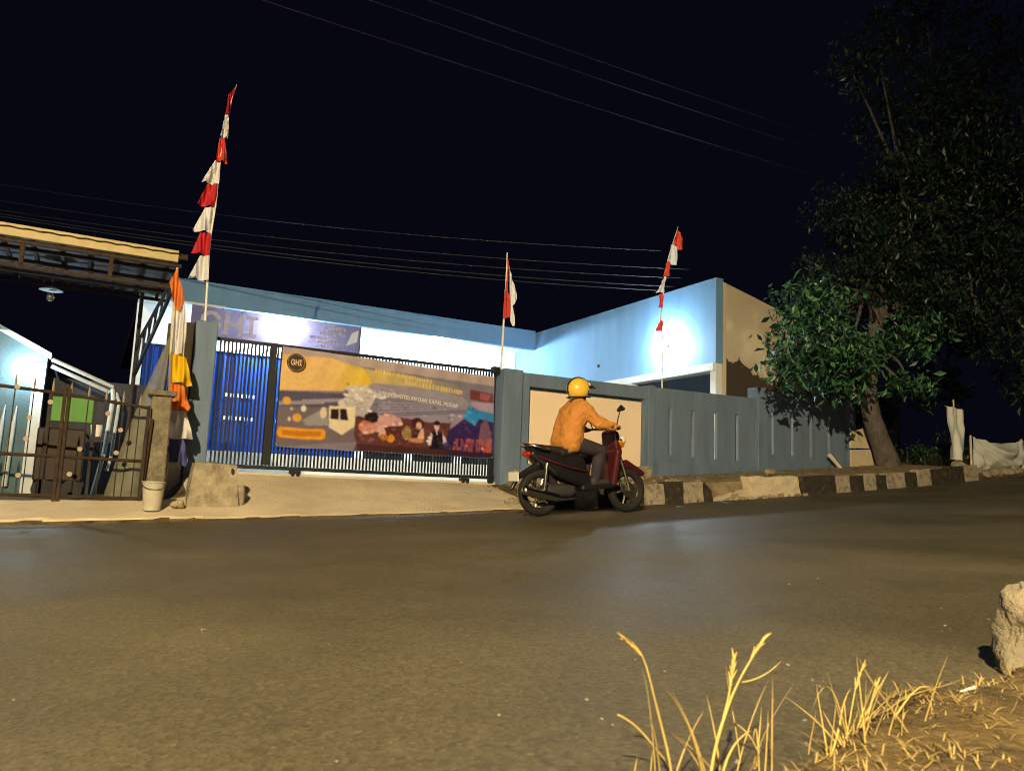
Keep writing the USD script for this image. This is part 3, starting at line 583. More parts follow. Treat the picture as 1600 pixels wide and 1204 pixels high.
def at(px, py):
    i = min(NX - 1, max(0, int(px / 1600 * (NX - 1)))); j = min(NZ - 1, max(0, int(py / 780 * (NZ - 1)))); return P[i, j]
def letters(text, h, p0, p1, bold=False, depth=.003, width=None):
    """lettering standing on the line p0 -> p1, facing the street"""
    tm = meshkit.text_mesh(text, h, depth, bold); v = tm.vertices.copy()
    d = np.array(p1, float) - np.array(p0, float); L = np.linalg.norm(d); d /= L
    sx = (width or L) / v[:, 0].max()
    n = np.array([0, -1.0, 0]); up = np.cross(n, -d) * -1; up = np.cross(d, n); up = up if up[2] > 0 else -up
    w = np.array(p0, float) + v[:, :1] * sx * d + v[:, 1:2] * up + v[:, 2:3] * n
    f = tm.faces if np.dot(np.cross(d, up), n) > 0 else tm.faces[:, ::-1]
    return trimesh.Trimesh(w, f, process=False)
off = np.array([0, -.026, 0])
from scipy.spatial import cKDTree
tree_ = cKDTree(P.reshape(-1, 3)[:, [0, 2]])
def on_sheet(m, lift):
    v = m.vertices.copy(); _, ii = tree_.query(v[:, [0, 2]]); v[:, 1] += P.reshape(-1, 3)[ii, 1] - v[:, 1].max() - lift; return trimesh.Trimesh(v, m.faces, process=False)
put('subtitle', on_sheet(letters('LPK PERHOTELAN DAN KAPAL PESIAR', .056, at(680, 300) + off, at(1300, 338) + off, True, .002), .002), M('flag_white'), ban)
c0 = at(92, 118) + off
ang = np.linspace(0, 2 * np.pi, 41)[:-1]
disc = trimesh.creation.cylinder(.125, .004, sections=40); disc.apply_transform(trimesh.transformations.rotation_matrix(np.pi / 2, [1, 0, 0])); disc.apply_translation(c0)
lg = put('round_logo', disc, mat('logo_brown', (.045, .02, .014), .6, var=.15), ban)
put('ring', trimesh.Trimesh(*(lambda a: (a.vertices, a.faces))(tube(np.stack([c0[0] + .112 * np.cos(np.r_[ang, ang[:2]]), np.full(42, c0[1] - .004), c0[2] + .112 * np.sin(np.r_[ang, ang[:2]])], 1), .004, 5, False)), process=False), M('straw_dull'), lg)
put('logo_text', letters('GHI', .075, c0 + np.array([-.075, -.004, -.036]), c0 + np.array([.075, -.004, -.036]), True, .003), mat('logo_cream', (.62, .48, .40), .6, var=.05), lg)
for sx, sy in ((4, 8), (400, 8), (800, 8), (1200, 8), (1590, 8), (6, 770), (800, 772), (1590, 772)):
    p = at(sx, sy); put('tie', tube([p + (0, -.006, 0), p + (.004, .03, .015), (p[0], GV + .02, p[2] + .02)], .004, 5), M('white_plastic'), ban)

# ------------------------------------------------------------------ sign board hung under the parapet
sg_ = thing('school_sign', 'long purple sign board with big white letters under the roof parapet', 'sign')
SX0, SX1, SZ0, SZ1, SV = 1.78, 6.02, 3.84, 4.62, 19.97
gx, gz_ = np.meshgrid(np.linspace(SX0, SX1, 40), np.linspace(SZ0, SZ1, 10), indexing='ij'); a = (np.arange(39)[:, None] * 10 + np.arange(9)[None]).ravel()
put('board', trimesh.Trimesh(np.stack([gx, SV + .004 + .006 * np.sin(gx * 4), gz_], -1).reshape(-1, 3), np.vstack([np.stack([a, a + 10, a + 11], 1), np.stack([a, a + 11, a + 1], 1)]), process=False), mat('sign_purple', (.115, .088, .13), .5, scale=1.3, var=.3, trans=.5), sg_, smooth=True)
put('frame', cat_(box(SX0 - .03, SX1 + .03, SV - .005, SV + .025, SZ0 - .035, SZ0 - .002), box(SX1 + .002, SX1 + .03, SV - .005, SV + .025, SZ0 - .001, SZ1)), M('charcoal'), sg_)
put('lettering', letters('GHI', .52, (1.95, SV - .002, 3.98), (3.35, SV - .002, 3.98), True, .003), M('letter_white'), sg_)
for k, (a, b, z, h) in enumerate(((5.05, 5.62, 4.42, .10), (4.95, 5.64, 4.29, .09), (4.7, 5.4, 4.16, .07), (4.9, 5.45, 4.05, .06), (4.85, 5.3, 3.95, .05))):
    x = a; segs = []
    while x < b:
        w_ = .03 + .05 * rng.random(); segs.append(box(x, min(x + w_, b), SV - .008, SV - .001, z, z + h)); x += w_ + .02
    put('small_lettering', cat_(*segs), M('letter_white'), sg_)
put('emblem', hexa([(5.66, SV - .006, 4.05), (5.95, SV - .006, 4.2), (5.95, SV - .001, 4.2), (5.66, SV - .001, 4.05)], [(5.80, SV - .006, 4.42), (5.98, SV - .006, 4.52), (5.98, SV - .001, 4.52), (5.80, SV - .001, 4.42)]), M('house_white'), sg_)
put('light_strip', box(.9, 2.55, SV - .03, SV + .1, SZ1 + .005, SZ1 + .05), M('house_white'), sg_)

bulb_lamp('wall_lamp', 'white lamp glowing under the parapet of the long building', (8.55, 20.62, 4.60), .05, LAMP_COOL * 11, (0, 0, 1))
bulb_lamp('wing_lamp', 'white lamp glaring on the face of the side wing', (WU - .22, 13.78, 3.88), .065, LAMP_COOL * 2.3, (1, 0, 0))
bulb_lamp('sign_lamp', 'white lamp glaring through the purple sign board from behind', (4.0, 20.24, 4.36), .06, LAMP_COOL * 5, (0, 0, 1))

# ------------------------------------------------------------------ flags
def cloth(poly, seed, depth=.035, step=.028):
    """a hanging cloth of the given outline with folds"""
    q = np.array(poly, float); y0 = q[:, 1].mean()
    pg = sg.Polygon(q[:, [0, 2]]).buffer(0)
    if pg.geom_type != 'Polygon': pg = max(pg.geoms, key=lambda g: g.area)
    v, f = trimesh.creation.triangulate_polygon(pg, engine='earcut')
    v3 = np.c_[v[:, 0], np.zeros(len(v)), v[:, 1]]
    v3, f = trimesh.remesh.subdivide_to_size(v3, f, step, max_iter=10)
    tm = trimesh.Trimesh(v3, f); tm.merge_vertices(); v3 = tm.vertices.copy()
    x0, z1 = v3[:, 0].min(), v3[:, 2].max(); w = max(.05, np.ptp(v3[:, 0])); k = (z1 - v3[:, 2]) / max(.05, np.ptp(v3[:, 2]))
    v3[:, 1] = y0 + depth * (.3 + .9 * k) * np.sin((v3[:, 0] - x0) / w * 9 + seed * 1.7 + 1.8 * k + .8 * np.sin(3 * k + seed)) + depth * .35 * np.sin((v3[:, 0] - x0) / w * 21 + 2.3 * seed - 2 * k) + depth * .6 * (meshkit.noise(v3 * 7 + seed, seed) - .5)
    return trimesh.Trimesh(v3, tm.faces, process=False)
def flag_thing(name, label, pole, r0, r1, polemat, flags, depth=.035):
    base = np.array(pole[-1]); t = thing(name, label, 'flag', group='bunting poles along the street wall' if name == 'bunting_pole' else None)
    pts = spline(pole, 40); put('pole', tube(pts, np.linspace(r1, r0, 40), 8), M(polemat), t, smooth=True)
    mats = {'red_dark': 'flag_red', 'red_bright': 'flag_scarlet', 'white': 'flag_white', 'orange': 'flag_orange', 'yellow': 'flag_yellow', 'blue': 'flag_blue'}
    for i, (c, pl) in enumerate(flags): put('cloth', cloth(pl, i + 1, depth), M(mats[c]), t, smooth=True)
    return t
flag_thing('bunting_pole', 'very tall leaning pole with eight red and white pennants behind the left gate pillar', DATA['tall_pole'], .020, .006, 'white_pole', DATA['tall_flags'], .05)
flag_thing('flag_pole', 'white pole with one drooping red and white flag at the right gate pillar', DATA['mid_pole'], .02, .011, 'white_pole', DATA['mid_flag'], .03)
flag_thing('bunting_pole', 'leaning pole with small red and white pennants in front of the side wing', DATA['right_pole'], .016, .006, 'white_pole', DATA['right_flags'], .03)
flag_thing('bunting_pole', 'wooden pole with orange, white, yellow and blue cloth beside the left gate pillar', DATA['col_pole'] + [[.80, 10.05, .13]], .022, .012, 'bamboo', DATA['col_flag'], .05)

# ------------------------------------------------------------------ neighbour's plot at the left, house and fence colours darkened for its shade
t = thing('concrete_post', 'rough sandy concrete post with moulded cap beside the mesh net', 'post')
put('shaft', rough(bevel(.53, .74, 9.55, 9.78, .05, 1.37, .015), .012, 7, 2, .06), mat('old_concrete', (.09, .082, .06), .92, scale=8, bump=1., bscale=30, col2=(.26, .23, .17)), t, smooth=40)
put('cap', bevel(.49, .78, 9.51, 9.82, 1.371, 1.43, .012), M('old_concrete'), t)
put('plank', hexa([(.47, 9.5, .15), (.52, 9.5, .15), (.52, 9.53, .15), (.47, 9.53, .15)], [(.53, 9.51, 1.1), (.56, 9.51, 1.1), (.56, 9.54, 1.1), (.53, 9.54, 1.1)]), M('rust_metal'), t)
t = thing('side_wall', 'narrow ochre plastered wall end left of the gate pillar', 'wall')
put('wall_end', rough(bevel(.76, .985, 10.46, 10.66, .05, 2.42, .01), .006, 6, 4, .1), M('ochre_plaster'), t, smooth=40)
t = thing('timber_prop', 'pair of dark timber props standing behind the colourful cloth', 'timber')
for a, b in ((.66, .02), (.72, .05)): put('prop', bevel(a, a + .045, 10.2, 10.25, .1, 2.35 - b, .006), M('dark_paint'), t)
# mesh net
n_ = 26; a_ = np.linspace(0, 1, n_)
S_, T_ = np.meshgrid(a_, a_, indexing='ij')
top, bl, br = np.array([.68, 9.86, 2.16]), np.array([.13, 9.72, .17]), np.array([.60, 9.70, .17])
Q = top * (1 - T_)[..., None] + (bl * (1 - S_)[..., None] + br * S_[..., None]) * T_[..., None]
Q[..., 1] += .03 * np.sin(S_ * 9) * T_ ; Q[..., 0] -= .03 * np.sin(np.pi * T_) * (1 - S_)
a = (np.arange(n_ - 1)[:, None] * n_ + np.arange(n_ - 1)[None]).ravel()
nm = trimesh.Trimesh(Q.reshape(-1, 3), np.vstack([np.stack([a, a + 1, a + n_ + 1], 1), np.stack([a, a + n_ + 1, a + n_], 1)]), process=False)
put('mesh_net', nm, M('net_cloth'), smooth=True, label='grey-green shade net stretched slantwise beside the concrete post', cat='net')

cp = thing('carport', 'low carport roof with cream front edge and steel trusses at the far left', 'carport')
CX0, CX1, CV = -5.2, .75, 10.2
put('front_edge', bevel(CX0, .70, CV - .02, CV + .03, 3.105, 3.25, .006), M('cream_metal'), cp)
put('edge_tip', bevel(.701, .81, CV - .01, CV + .03, 3.15, 3.22, .006), M('rust_metal'), cp)
put('front_chord', bevel(CX0, CX1, CV + .04, CV + .085, 3.05, 3.10, .005), M('rust_metal'), cp)
put('lower_chord', bevel(CX0, CX1, CV + .03, CV + .075, 2.765, 2.81, .005), M('rust_metal'), cp)
for x in (-4.76, -3.85, -2.95, -1.98, -.94, -.03, .70): put('strut', bevel(x - .023, x + .023, CV + .031, CV + .074, 2.811, 3.049, .004), M('rust_metal'), cp)
for y in (10.75, 11.4, 12.05, 12.7): put('purlin', bevel(CX0, CX1, y, y + .055, 3.10, 3.145, .005), M('rust_metal'), cp)
for x in np.arange(CX0 + .1, CX1, .30): put('rafter', bevel(x, x + .045, CV + .1, 12.75, 3.147, 3.18, .004), M('rust_metal'), cp)
xs = np.arange(CX0, CX1 + .001, .04)
rs = grid(xs, np.array([CV - .05, 11.2, 12.78]), lambda a, b: 3.195 + .012 * np.abs(np.sin(a * 16)))
put('roof_sheet', cat_(rs, trimesh.Trimesh(rs.vertices + (0, 0, .006), rs.faces[:, ::-1], process=False)), M('roof_sheet'), cp, smooth=True)
put('post', cyl((.405, 12.2, .15), (.405, 12.2, 3.09), .028, 10), M('rust_metal'), cp, smooth=True)
put('post', cyl((-4.9, 12.2, .0), (-4.9, 12.2, 3.09), .028, 10), M('rust_metal'), cp, smooth=True)
# lattice bracket between post and front edge
A0, A1 = np.array([.41, 12.15, 1.87]), np.array([.713, 10.3, 2.90]); Bq0, Bq1 = np.array([.41, 12.15, 2.35]), np.array([.713, 10.3, 3.03])
put('bracket_chord', cyl(A0, A1, .026, 8), M('black_metal'), cp); put('bracket_chord', cyl(Bq0, Bq1, .022, 8), M('black_metal'), cp)
for k in np.linspace(0, .90, 7):
    put('bracket_web', cyl(A0 + (A1 - A0) * k, Bq0 + (Bq1 - Bq0) * min(1, k + .09), .014, 6), M('black_metal'), cp)
    put('bracket_web', cyl(A0 + (A1 - A0) * (k + .09), Bq0 + (Bq1 - Bq0) * k, .014, 6), M('black_metal'), cp)

fg = thing('fence_gate', 'rusty two-leaf fence gate with pointed bars and pale rosettes at the left', 'gate')
def rail_z(u, a, b): return a + (b - a) * (u + .9) / 1.35
for n, a, b in (('top_rail', 1.36, 1.22), ('middle_rail', .64, .62), ('bottom_rail', .22, .21)):
    for u0, u1 in ((-3.6, -1.99), (-1.95, -.345), (-.265, .50)):
        put(n, tube([(u0, 9.5, rail_z(max(u0, -1.2), a, b)), (u1, 9.5, rail_z(u1, a, b))], .018, 8), M('rust_metal'), fg)
for u in (-.325, -.285, -1.97, .50, -3.6): put('stile', bevel(u - .017, u + .017, 9.48, 9.52, .12, 1.36 if u < 0 else 1.24, .004), M('rust_metal'), fg)
for u in np.arange(-3.5, .48, .17):
    zt = rail_z(max(u, -1.2), 1.36, 1.22)
    put('spike', tube([(u, 9.5, zt - .02), (u, 9.5, zt + .07), (u, 9.5, zt + .14)], [.011, .012, .002], 6), mat('spike_paint', (.26, .22, .17), .6, var=.2), fg)
    put('thin_bar', tube([(u, 9.505, .22), (u, 9.505, zt - .02)], .006, 5), M('rust_metal'), fg)
for u, z in ((-.76, 1.33), (-.62, 1.02), (-.63, .80), (-.66, .42), (-.20, .45), (-.13, .72), (.10, 1.12), (.24, .95), (.22, .70), (-.45, 1.2)):
    put('rosette', cyl((u, 9.47, z), (u, 9.49, z), .026, 12), mat('rosette_paint', (.30, .26, .21), .6, var=.15), fg)

nh = thing('neighbour_house', 'small pale teal house with sloping eave behind the rusty fence gate', 'house')
HV = 12.0
put('wall', hexa([(-4.5, HV, .1), (-.66, HV, .1), (-.66, HV + .2, .1), (-4.5, HV + .2, .1)], [(-4.5, HV, 3.9), (-.66, HV, 1.98), (-.66, HV + .2, 1.98), (-4.5, HV + .2, 3.9)]), M('teal_plaster'), nh)
put('barge_board', hexa([(-4.5, HV - .06, 3.92), (-.62, HV - .06, 1.96), (-.62, HV + .2, 1.96), (-4.5, HV + .2, 3.92)], [(-4.5, HV - .06, 4.0), (-.62, HV - .06, 2.04), (-.62, HV + .2, 2.04), (-4.5, HV + .2, 4.0)]), M('white_pipe'), nh)
put('corner_post', box(-.80, -.665, HV - .02, HV - .001, .1, 1.9), M('white_pipe'), nh)
gp = lambda u: 1.96 - .40 * (u + .62)
put('gutter', cat_(tube([(-.60, HV - .08, gp(-.60)), (.16, HV - .08, gp(.16))], .028, 8), tube([(-.60, HV - .08, gp(-.60) - .09), (.12, HV - .08, gp(.12) - .09)], .028, 8)), M('white_pipe'), nh, smooth=True)
put('downpipe', tube([(.15, HV - .1, 1.62), (.17, HV - .1, 1.5), (.13, HV - .1, .75), (.03, HV - .1, .1)], .03, 10), M('white_pipe'), nh, smooth=True)
put('downpipe', tube([(.20, HV - .05, 1.58), (.25, HV - .05, 1.45), (.22, HV - .05, .7), (.19, HV - .05, .5)], .022, 10), M('white_pipe'), nh, smooth=True)
for i, u in enumerate(np.arange(-1.62, -.86, .13)):
    put('shutter_slat', tube([(u, HV - .03, .25), (u + .012, HV - .04, 1.0), (u + .03, HV - .03, 1.3)], [.035, .03, .006], 8), M('white_pipe'), nh, smooth=True)
put('dark_wall', box(-.655, .62, HV + .3, HV + .5, .1, 1.75), M('charcoal'), nh)
put('roof', hexa([(-4.5, HV + .21, 3.9), (-.64, HV + .21, 1.97), (-.64, 17, 1.97), (-4.5, 17, 3.9)], [(-4.5, HV + .21, 3.99), (-.64, HV + .21, 2.05), (-.64, 17, 2.05), (-4.5, 17, 3.99)]), M('charcoal'), nh)
bulb_lamp('porch_lamp', 'white lamp glaring on the corner of the small teal house', (-.86, HV - .16, 1.80), .062, LAMP_COOL * .42, (0, 1, 0))
t = thing('hanging_bulb', 'unlit bulb with pale shade hanging under the carport roof', 'lamp')
put('shade', tube([(-.685, 11.5, 2.84), (-.685, 11.5, 2.80)], [.05, .14], 18), M('white_pipe'), t, smooth=True)
put('bulb', ball((-.685, 11.5, 2.71), .045, 2, (1, 1, 1.3)), mat('frosted_glass', (.08, .08, .08), .3, var=.1), t, smooth=True)
put('cord', cyl((-.685, 11.5, 2.84), (-.685, 11.5, 3.14), .006, 5), M('cable'), t)
t = thing('green_sign', 'small green board standing behind the rusty fence gate', 'sign')
put('board', bevel(-.50, -.05, 10.9, 10.93, 1.08, 1.38, .006), M('green_board'), t); put('frame', box(-.54, -.505, 10.9, 10.93, .2, 1.42), M('charcoal'), t); put('frame', box(-.045, -.01, 10.9, 10.93, .2, 1.42), M('charcoal'), t)
t = thing('plastic_tub', 'small white plastic tub hung behind the fence gate near the downpipe', 'tub')
put('tub', tube([(.01, 11.0, .92), (.01, 11.0, 1.05)], [.055, .07], 16), M('white_plastic'), t, smooth=50); put('rim', tube([(.01, 11, 1.051), (.01, 11, 1.066)], .076, 16), M('white_plastic'), t)
t = thing('cart', 'dark brown handcart with panels parked behind the fence gate', 'cart')
put('body', bevel(-.62, -.10, 10.95, 11.3, .35, 1.0, .02), mat('brown_panel', (.022, .012, .010), .6, var=.2), t)
for x in (-.5, -.2): put('wheel', cyl((x, 10.9, .25), (x, 10.94, .25), .12, 18), M('charcoal'), t, smooth=40)
put('leg', box(-.11, -.07, 11.0, 11.04, .14, .349), M('charcoal'), t); put('handle', tube([(-.1, 11.1, .95), (.12, 11.1, .62)], .016, 6), M('rust_metal'), t)

# ------------------------------------------------------------------ concrete block, bucket, rubble
blk = rough(hexa([(.93, 9.16, -.02), (1.50, 9.16, .02), (1.50, 9.48, .02), (.93, 9.48, -.02)], [(1.00, 9.19, .63), (1.45, 9.19, .625), (1.47, 9.46, .60), (1.00, 9.46, .63)]), .03, 5, 21, .045)
t = thing('concrete_block', 'large weathered concrete block at the left edge of the driveway', 'block')
put('block', blk, M('rough_concrete'), t, smooth=50)
put('step_piece', rough(bevel(1.44, 1.56, 9.2, 9.42, -.02, .40, .02), .018, 7, 5, .05), M('rough_concrete'), t, smooth=50)
put('hole', rough(ball((1.40, 9.165, .55), .022, 2, (.7, .3, 1.6)), .004, 30, 2), M('charcoal'), t)
t = thing('bucket', 'plain greyish plastic bucket standing left of the concrete block', 'bucket', (.60, 9.05, float(gz(.6, 9.05)) + .012))
prof = [(.085, 0), (.112, .29), (.120, .292), (.120, .305), (.104, .305), (.080, .012), (0, .012)]
put('pail', trimesh.creation.revolve(np.array([(0, 0)] + prof), sections=40), mat('bucket_grey', (.42, .40, .32), .55, var=.12), t, smooth=40)
hz = np.linspace(0, np.pi, 15); put('handle', tube(np.stack([.118 * np.cos(hz), -.05 - .06 * np.sin(hz), .28 - .06 * np.sin(hz)], 1), .004, 5), M('rust_metal'), t)
def stone(name, label, c, r, seed, sq=(1, 1, .7), m='rough_concrete', cat='stone', group=None):
    s = ball((0, 0, 0), r, 3, sq); s = rough(s, r * .45, 1.6 / r, seed); s.apply_translation(c); return put(name, s, M(m), smooth=50, label=label, cat=cat, group=group)
stone('stone', 'small rounded stone between bucket and concrete block', (.86, 9.12, float(gz(.86, 9.12)) + .05), .07, 3)
stone('stone', 'pale rubble lump on the ground at the right end of the driveway', (4.98, 9.1, float(gz(4.98, 9.1)) + .03), .07, 7, (1.9, 1, .7))
stone('stone', 'flat grey rubble lump before the kerb under the motorcycle', (5.2, 8.72, float(zr(5.2)) + .03), .06, 8, (2., 1, .6))
stone('stone', 'white painted stone post leaning in at the right picture edge', (2.20, 1.19, .12), .10, 12, (.62, .62, 2.0), 'old_concrete')
stone('stone', 'small buff stone in the dirt near the bottom right corner', (1.30, .98, .055), .018, 14, (1.5, 1, .7))
t = thing('concrete_block', 'long sandy block lying in the gap of the painted kerb', 'block')
put('block', rough(hexa([(9.0, 8.72, .40), (10.06, 8.72, .47), (10.06, 9.0, .47), (9.0, 9.0, .40)], [(9.02, 8.76, .80), (10.04, 8.78, .84), (10.05, 9.0, .84), (9.01, 9.0, .80)]), .03, 6, 31, .05), M('dusty_concrete'), t, smooth=50)
mound = grid(np.linspace(8.0, 10.3, 40), np.linspace(8.42, 9.1, 16), lambda a, b: zr(a) - .03 + .16 * np.exp(-((a - 9.1) / .75) ** 2 - ((b - 8.9) / .22) ** 2) * (.7 + .6 * meshkit.noise(np.stack([a * 9, b * 9, 0 * a], -1), 5)))
put('earth_mound', mound, M('dusty_concrete'), smooth=True, label='small mound of sandy earth spilling through the kerb gap', cat='earth')
for k, (x, y, z, r, lb) in enumerate(((9.25, 8.6, 0, .045, 'pale pebble on the sandy mound in the kerb gap'), (9.6, 8.95, .36, .09, 'round sandy stone on top of the long kerb-gap block'), (8.5, 8.62, .02, .06, 'dark-edged stone where the painted kerb breaks off'))):
    stone('stone', lb, (x, y, float(zr(x)) + .03 + z), r, 41 + k)
t = thing('broken_slab', 'two leaning beige slab pieces between wall end and tree trunk', 'slab')
put('slab', hexa([(13.30, 10.28, 1.05), (13.98, 10.24, 1.05), (13.98, 10.29, 1.05), (13.30, 10.33, 1.05)], [(13.33, 10.30, 1.50), (13.90, 10.3, 1.54), (13.90, 10.35, 1.54), (13.33, 10.35, 1.50)]), M('dusty_concrete'), t)
put('slab', hexa([(13.33, 10.31, 1.53), (13.88, 10.31, 1.56), (13.88, 10.36, 1.56), (13.33, 10.36, 1.53)], [(13.46, 10.36, 1.88), (13.84, 10.36, 1.98), (13.84, 10.41, 1.98), (13.42, 10.41, 1.84)]), M('dusty_concrete'), t)
put('leaning_stick', hexa([(12.93, 10.2, 1.05), (13.0, 10.2, 1.05), (13.0, 10.24, 1.05), (12.93, 10.24, 1.05)], [(12.64, 10.3, 1.36), (12.71, 10.3, 1.39), (12.71, 10.34, 1.39), (12.64, 10.34, 1.36)]), M('white_pole'), label='short pale stick leaning against the foot of the slotted wall', cat='stick')

# ------------------------------------------------------------------ vertical pennant and white cloth at the right
q = DATA['vbanner']
t = thing('vertical_banner', 'tall narrow pale banner on a thin pole right of the tree trunk', 'banner')
qq = [q[0], q[1], q[2], q[3]]
put('cloth', cloth(qq, 5, .05, .06), M('tarpaulin'), t, smooth=True)
bx, by, bz = q[2]; put('pole', tube([(bx - .12, by + .05, .9), (bx - .16, by + .06, 2.6)], .016, 6), M('bamboo'), t, smooth=True)
put('crossbar', tube([np.array(q[0]) + (0, .03, 0), np.array(q[1]) + (0, .03, 0)], .01, 5), M('bamboo'), t)
q = [np.array(p) for p in DATA['cloth']]
S_, T_ = np.meshgrid(np.linspace(0, 1, 70), np.linspace(0, 1, 40), indexing='ij')
Q = (q[0] * (1 - S_)[..., None] + q[1] * S_[..., None]) * (1 - T_)[..., None] + (q[3] * (1 - S_)[..., None] + q[2] * S_[..., None]) * T_[..., None]
Q[..., 2] -= .10 * np.sin(np.pi * S_) * (1 - T_)
sw = np.abs(S_ - .5) * 2
Q[..., 1] += .09 * np.sin((T_ * 1.6 + sw ** 2 * 1.3) * 9) * (1 - sw ** 3) * (1 - .4 * T_) + .05 * np.sin(S_ * 40 + T_ * 3) * sw * T_ - .25 * np.sin(np.pi * S_) * np.sin(np.pi * T_)
a = (np.arange(69)[:, None] * 40 + np.arange(39)[None]).ravel()
cl = trimesh.Trimesh(Q.reshape(-1, 3), np.vstack([np.stack([a, a + 1, a + 41], 1), np.stack([a, a + 41, a + 40], 1)]), process=False)
t = thing('cloth_screen', 'sagging white cloth stretched between two posts at the far right', 'cloth')
put('sheet', cl, M('tarpaulin'), t, smooth=True)
for c in (q[0], q[1]): put('post', cyl((c[0], c[1] + .05, c[2] - 1.7), (c[0], c[1] + .05, c[2] + .03), .025, 8), M('bamboo'), t, smooth=True)

# ------------------------------------------------------------------ overhead cables along the street
def wire(p0, p1, sag, r, label, m='cable', group='thin cables high over the street'):
    s = np.linspace(0, 1, 40); p = np.outer(1 - s, p0) + np.outer(s, p1); p[:, 2] -= sag * 4 * s * (1 - s)
    put('cable', tube(p, r, 5), M(m), smooth=True, label=label, cat='cable', group=group)
wire((-16, 9.5, 6.9), (26, 9.5, 7.0), .5, .008, 'lowest of the three thin cables crossing the top of the sky')
wire((-16, 9.5, 7.4), (26, 9.5, 7.5), .5, .008, 'middle of the three thin cables crossing the top of the sky')
wire((-16, 9.5, 7.7), (26, 9.5, 7.8), .5, .008, 'highest of the three thin cables crossing the top of the sky')
for k, (z, y, zz) in enumerate(((7.6, 21, 5.6), (7.1, 20, 5.45), (6.8, 19, 5.3), (6.5, 18, 5.25), (8.3, 22, 6.3))):
    wire((-9, y + 3, z), (11.6, 13.2 + .25 * k, zz), 0.5, .010, ('upper', 'second', 'third', 'lowest', 'topmost')[k] + ' of the lamplit cables fanning out from the corner of the side wing', 'lamplit_cable', 'lamplit cables ending at the side wing')

# ------------------------------------------------------------------ scooter with rider, going right along the far lane
RX, RY = 5.08, 7.55
RZ = float(zr(RX)) + .006
TILT = trimesh.transformations.rotation_matrix(-math.atan(.034 + .0044 * RX), [0, 1, 0])
def tl(m):
    m = m.copy(); m.apply_transform(TILT); return m
mat('scooter_black', (.012, .012, .016), .25, var=.2, coat=.6)
mat('scooter_red', (.06, .010, .014), .25, var=.15, coat=.6)
mat('rubber', (.012, .012, .012), .85, var=.2)
mat('chrome', (.62, .62, .62), .2, var=.05, metal=1.)
mat('seat_vinyl', (.015, .014, .016), .5, var=.2)
mat('lamp_glass', (.70, .72, .74), .08, var=.05, spec=.8)
mat('tail_red', (.45, .01, .01), .2, var=.05)
mat('skin', (.36, .20, .125), .55, var=.08)
mat('hair', (.012, .01, .009), .5, var=.2)
mat('jacket_orange', (.42, .17, .035), .85, scale=14, bump=.5, bscale=22, col2=(.52, .23, .05))
mat('trousers_dark', (.03, .024, .035), .85, scale=9, var=.25)
mat('helmet_yellow', (.72, .46, .06), .25, var=.05, coat=.5)
mat('shoe', (.03, .026, .024), .7, var=.2)
mat('visor', (.02, .02, .025), .1, var=.1, spec=.7)
WR = .265
def hull(*pr):
    b = [manifold3d.Manifold.sphere(r, 20).translate(tuple(map(float, c))) for c, r in pr]
    return manifold3d.Manifold.batch_hull(b)
def solid(ms, edge=None, it=8):
    m = ms[0]
    for k in ms[1:]: m = m + k
    if edge: m = m.refine_to_length(edge)
    a = m.to_mesh(); t = trimesh.Trimesh(np.array(a.vert_properties[:, :3]), np.array(a.tri_verts))
    if edge: trimesh.smoothing.filter_taubin(t, iterations=it)
    return t
mc = thing('motorcycle', 'dark scooter ridden to the right along the far side of the road', 'motorcycle', (RX, RY, RZ))
def wheel(x):
    g = np.linspace(0, 2 * np.pi, 41)
    w = put('wheel', tl(cyl((x, -.05, WR), (x, .05, WR), .05, 16)), M('scooter_black'), mc, smooth=40)
    prof = trimesh.creation.torus(WR - .05, .05, 40, 14); prof.apply_transform(trimesh.transformations.rotation_matrix(np.pi / 2, [1, 0, 0])); prof.apply_translation((x, 0, WR))
    put('tyre', tl(prof), M('rubber'), w, smooth=True)
    rim = trimesh.creation.torus(WR - .088, .014, 40, 8); rim.apply_transform(trimesh.transformations.rotation_matrix(np.pi / 2, [1, 0, 0])); rim.apply_translation((x, 0, WR))
    put('rim', tl(rim), M('chrome'), w, smooth=True)
    sp = [cyl((x, 0, WR), (x + (WR - .09) * math.cos(a), 0, WR + (WR - .09) * math.sin(a)), .012, 6) for a in np.arange(6) * np.pi / 3 + .2]
    put('spokes', tl(cat_(*sp)), M('chrome'), w)
    disc = cyl((x, -.055, WR), (x, -.049, WR), .09, 24); put('brake_disc', tl(disc), M('chrome'), w, smooth=40)
wheel(.62); wheel(-.60)
H = lambda *pr: solid([hull(*pr)])
put('front_fender', tl(solid([hull(((.40, 0, .44), .05), ((.62, 0, .575), .055)), hull(((.62, 0, .575), .055), ((.86, 0, .46), .035))])), M('scooter_red'), mc, smooth=50)
for s in (-1, 1): put('fork', tl(cyl((.62, s * .075, WR), (.47, s * .075, .70), .022, 10)), M('chrome'), mc, smooth=True)
put('front_shield', tl(solid([hull(((.40, -.15, .72), .05), ((.40, .15, .72), .05), ((.34, -.13, .36), .04), ((.34, .13, .36), .04), ((.50, 0, .64), .05)), hull(((.43, -.1, .72), .05), ((.43, .1, .72), .05), ((.40, -.1, .93), .045), ((.40, .1, .93), .045), ((.51, 0, .84), .05))])), M('scooter_red'), mc, smooth=50)
put('headlight', tl(H(((.54, -.05, .86), .045), ((.54, .05, .86), .045), ((.555, 0, .83), .045))), M('lamp_glass'), mc, smooth=True)
for s in (-1, 1): put('turn_signal', tl(H(((.47, s * .14, .80), .03), ((.42, s * .17, .84), .02))), mat('amber', (.6, .22, .02), .2, var=.05), mc, smooth=True)
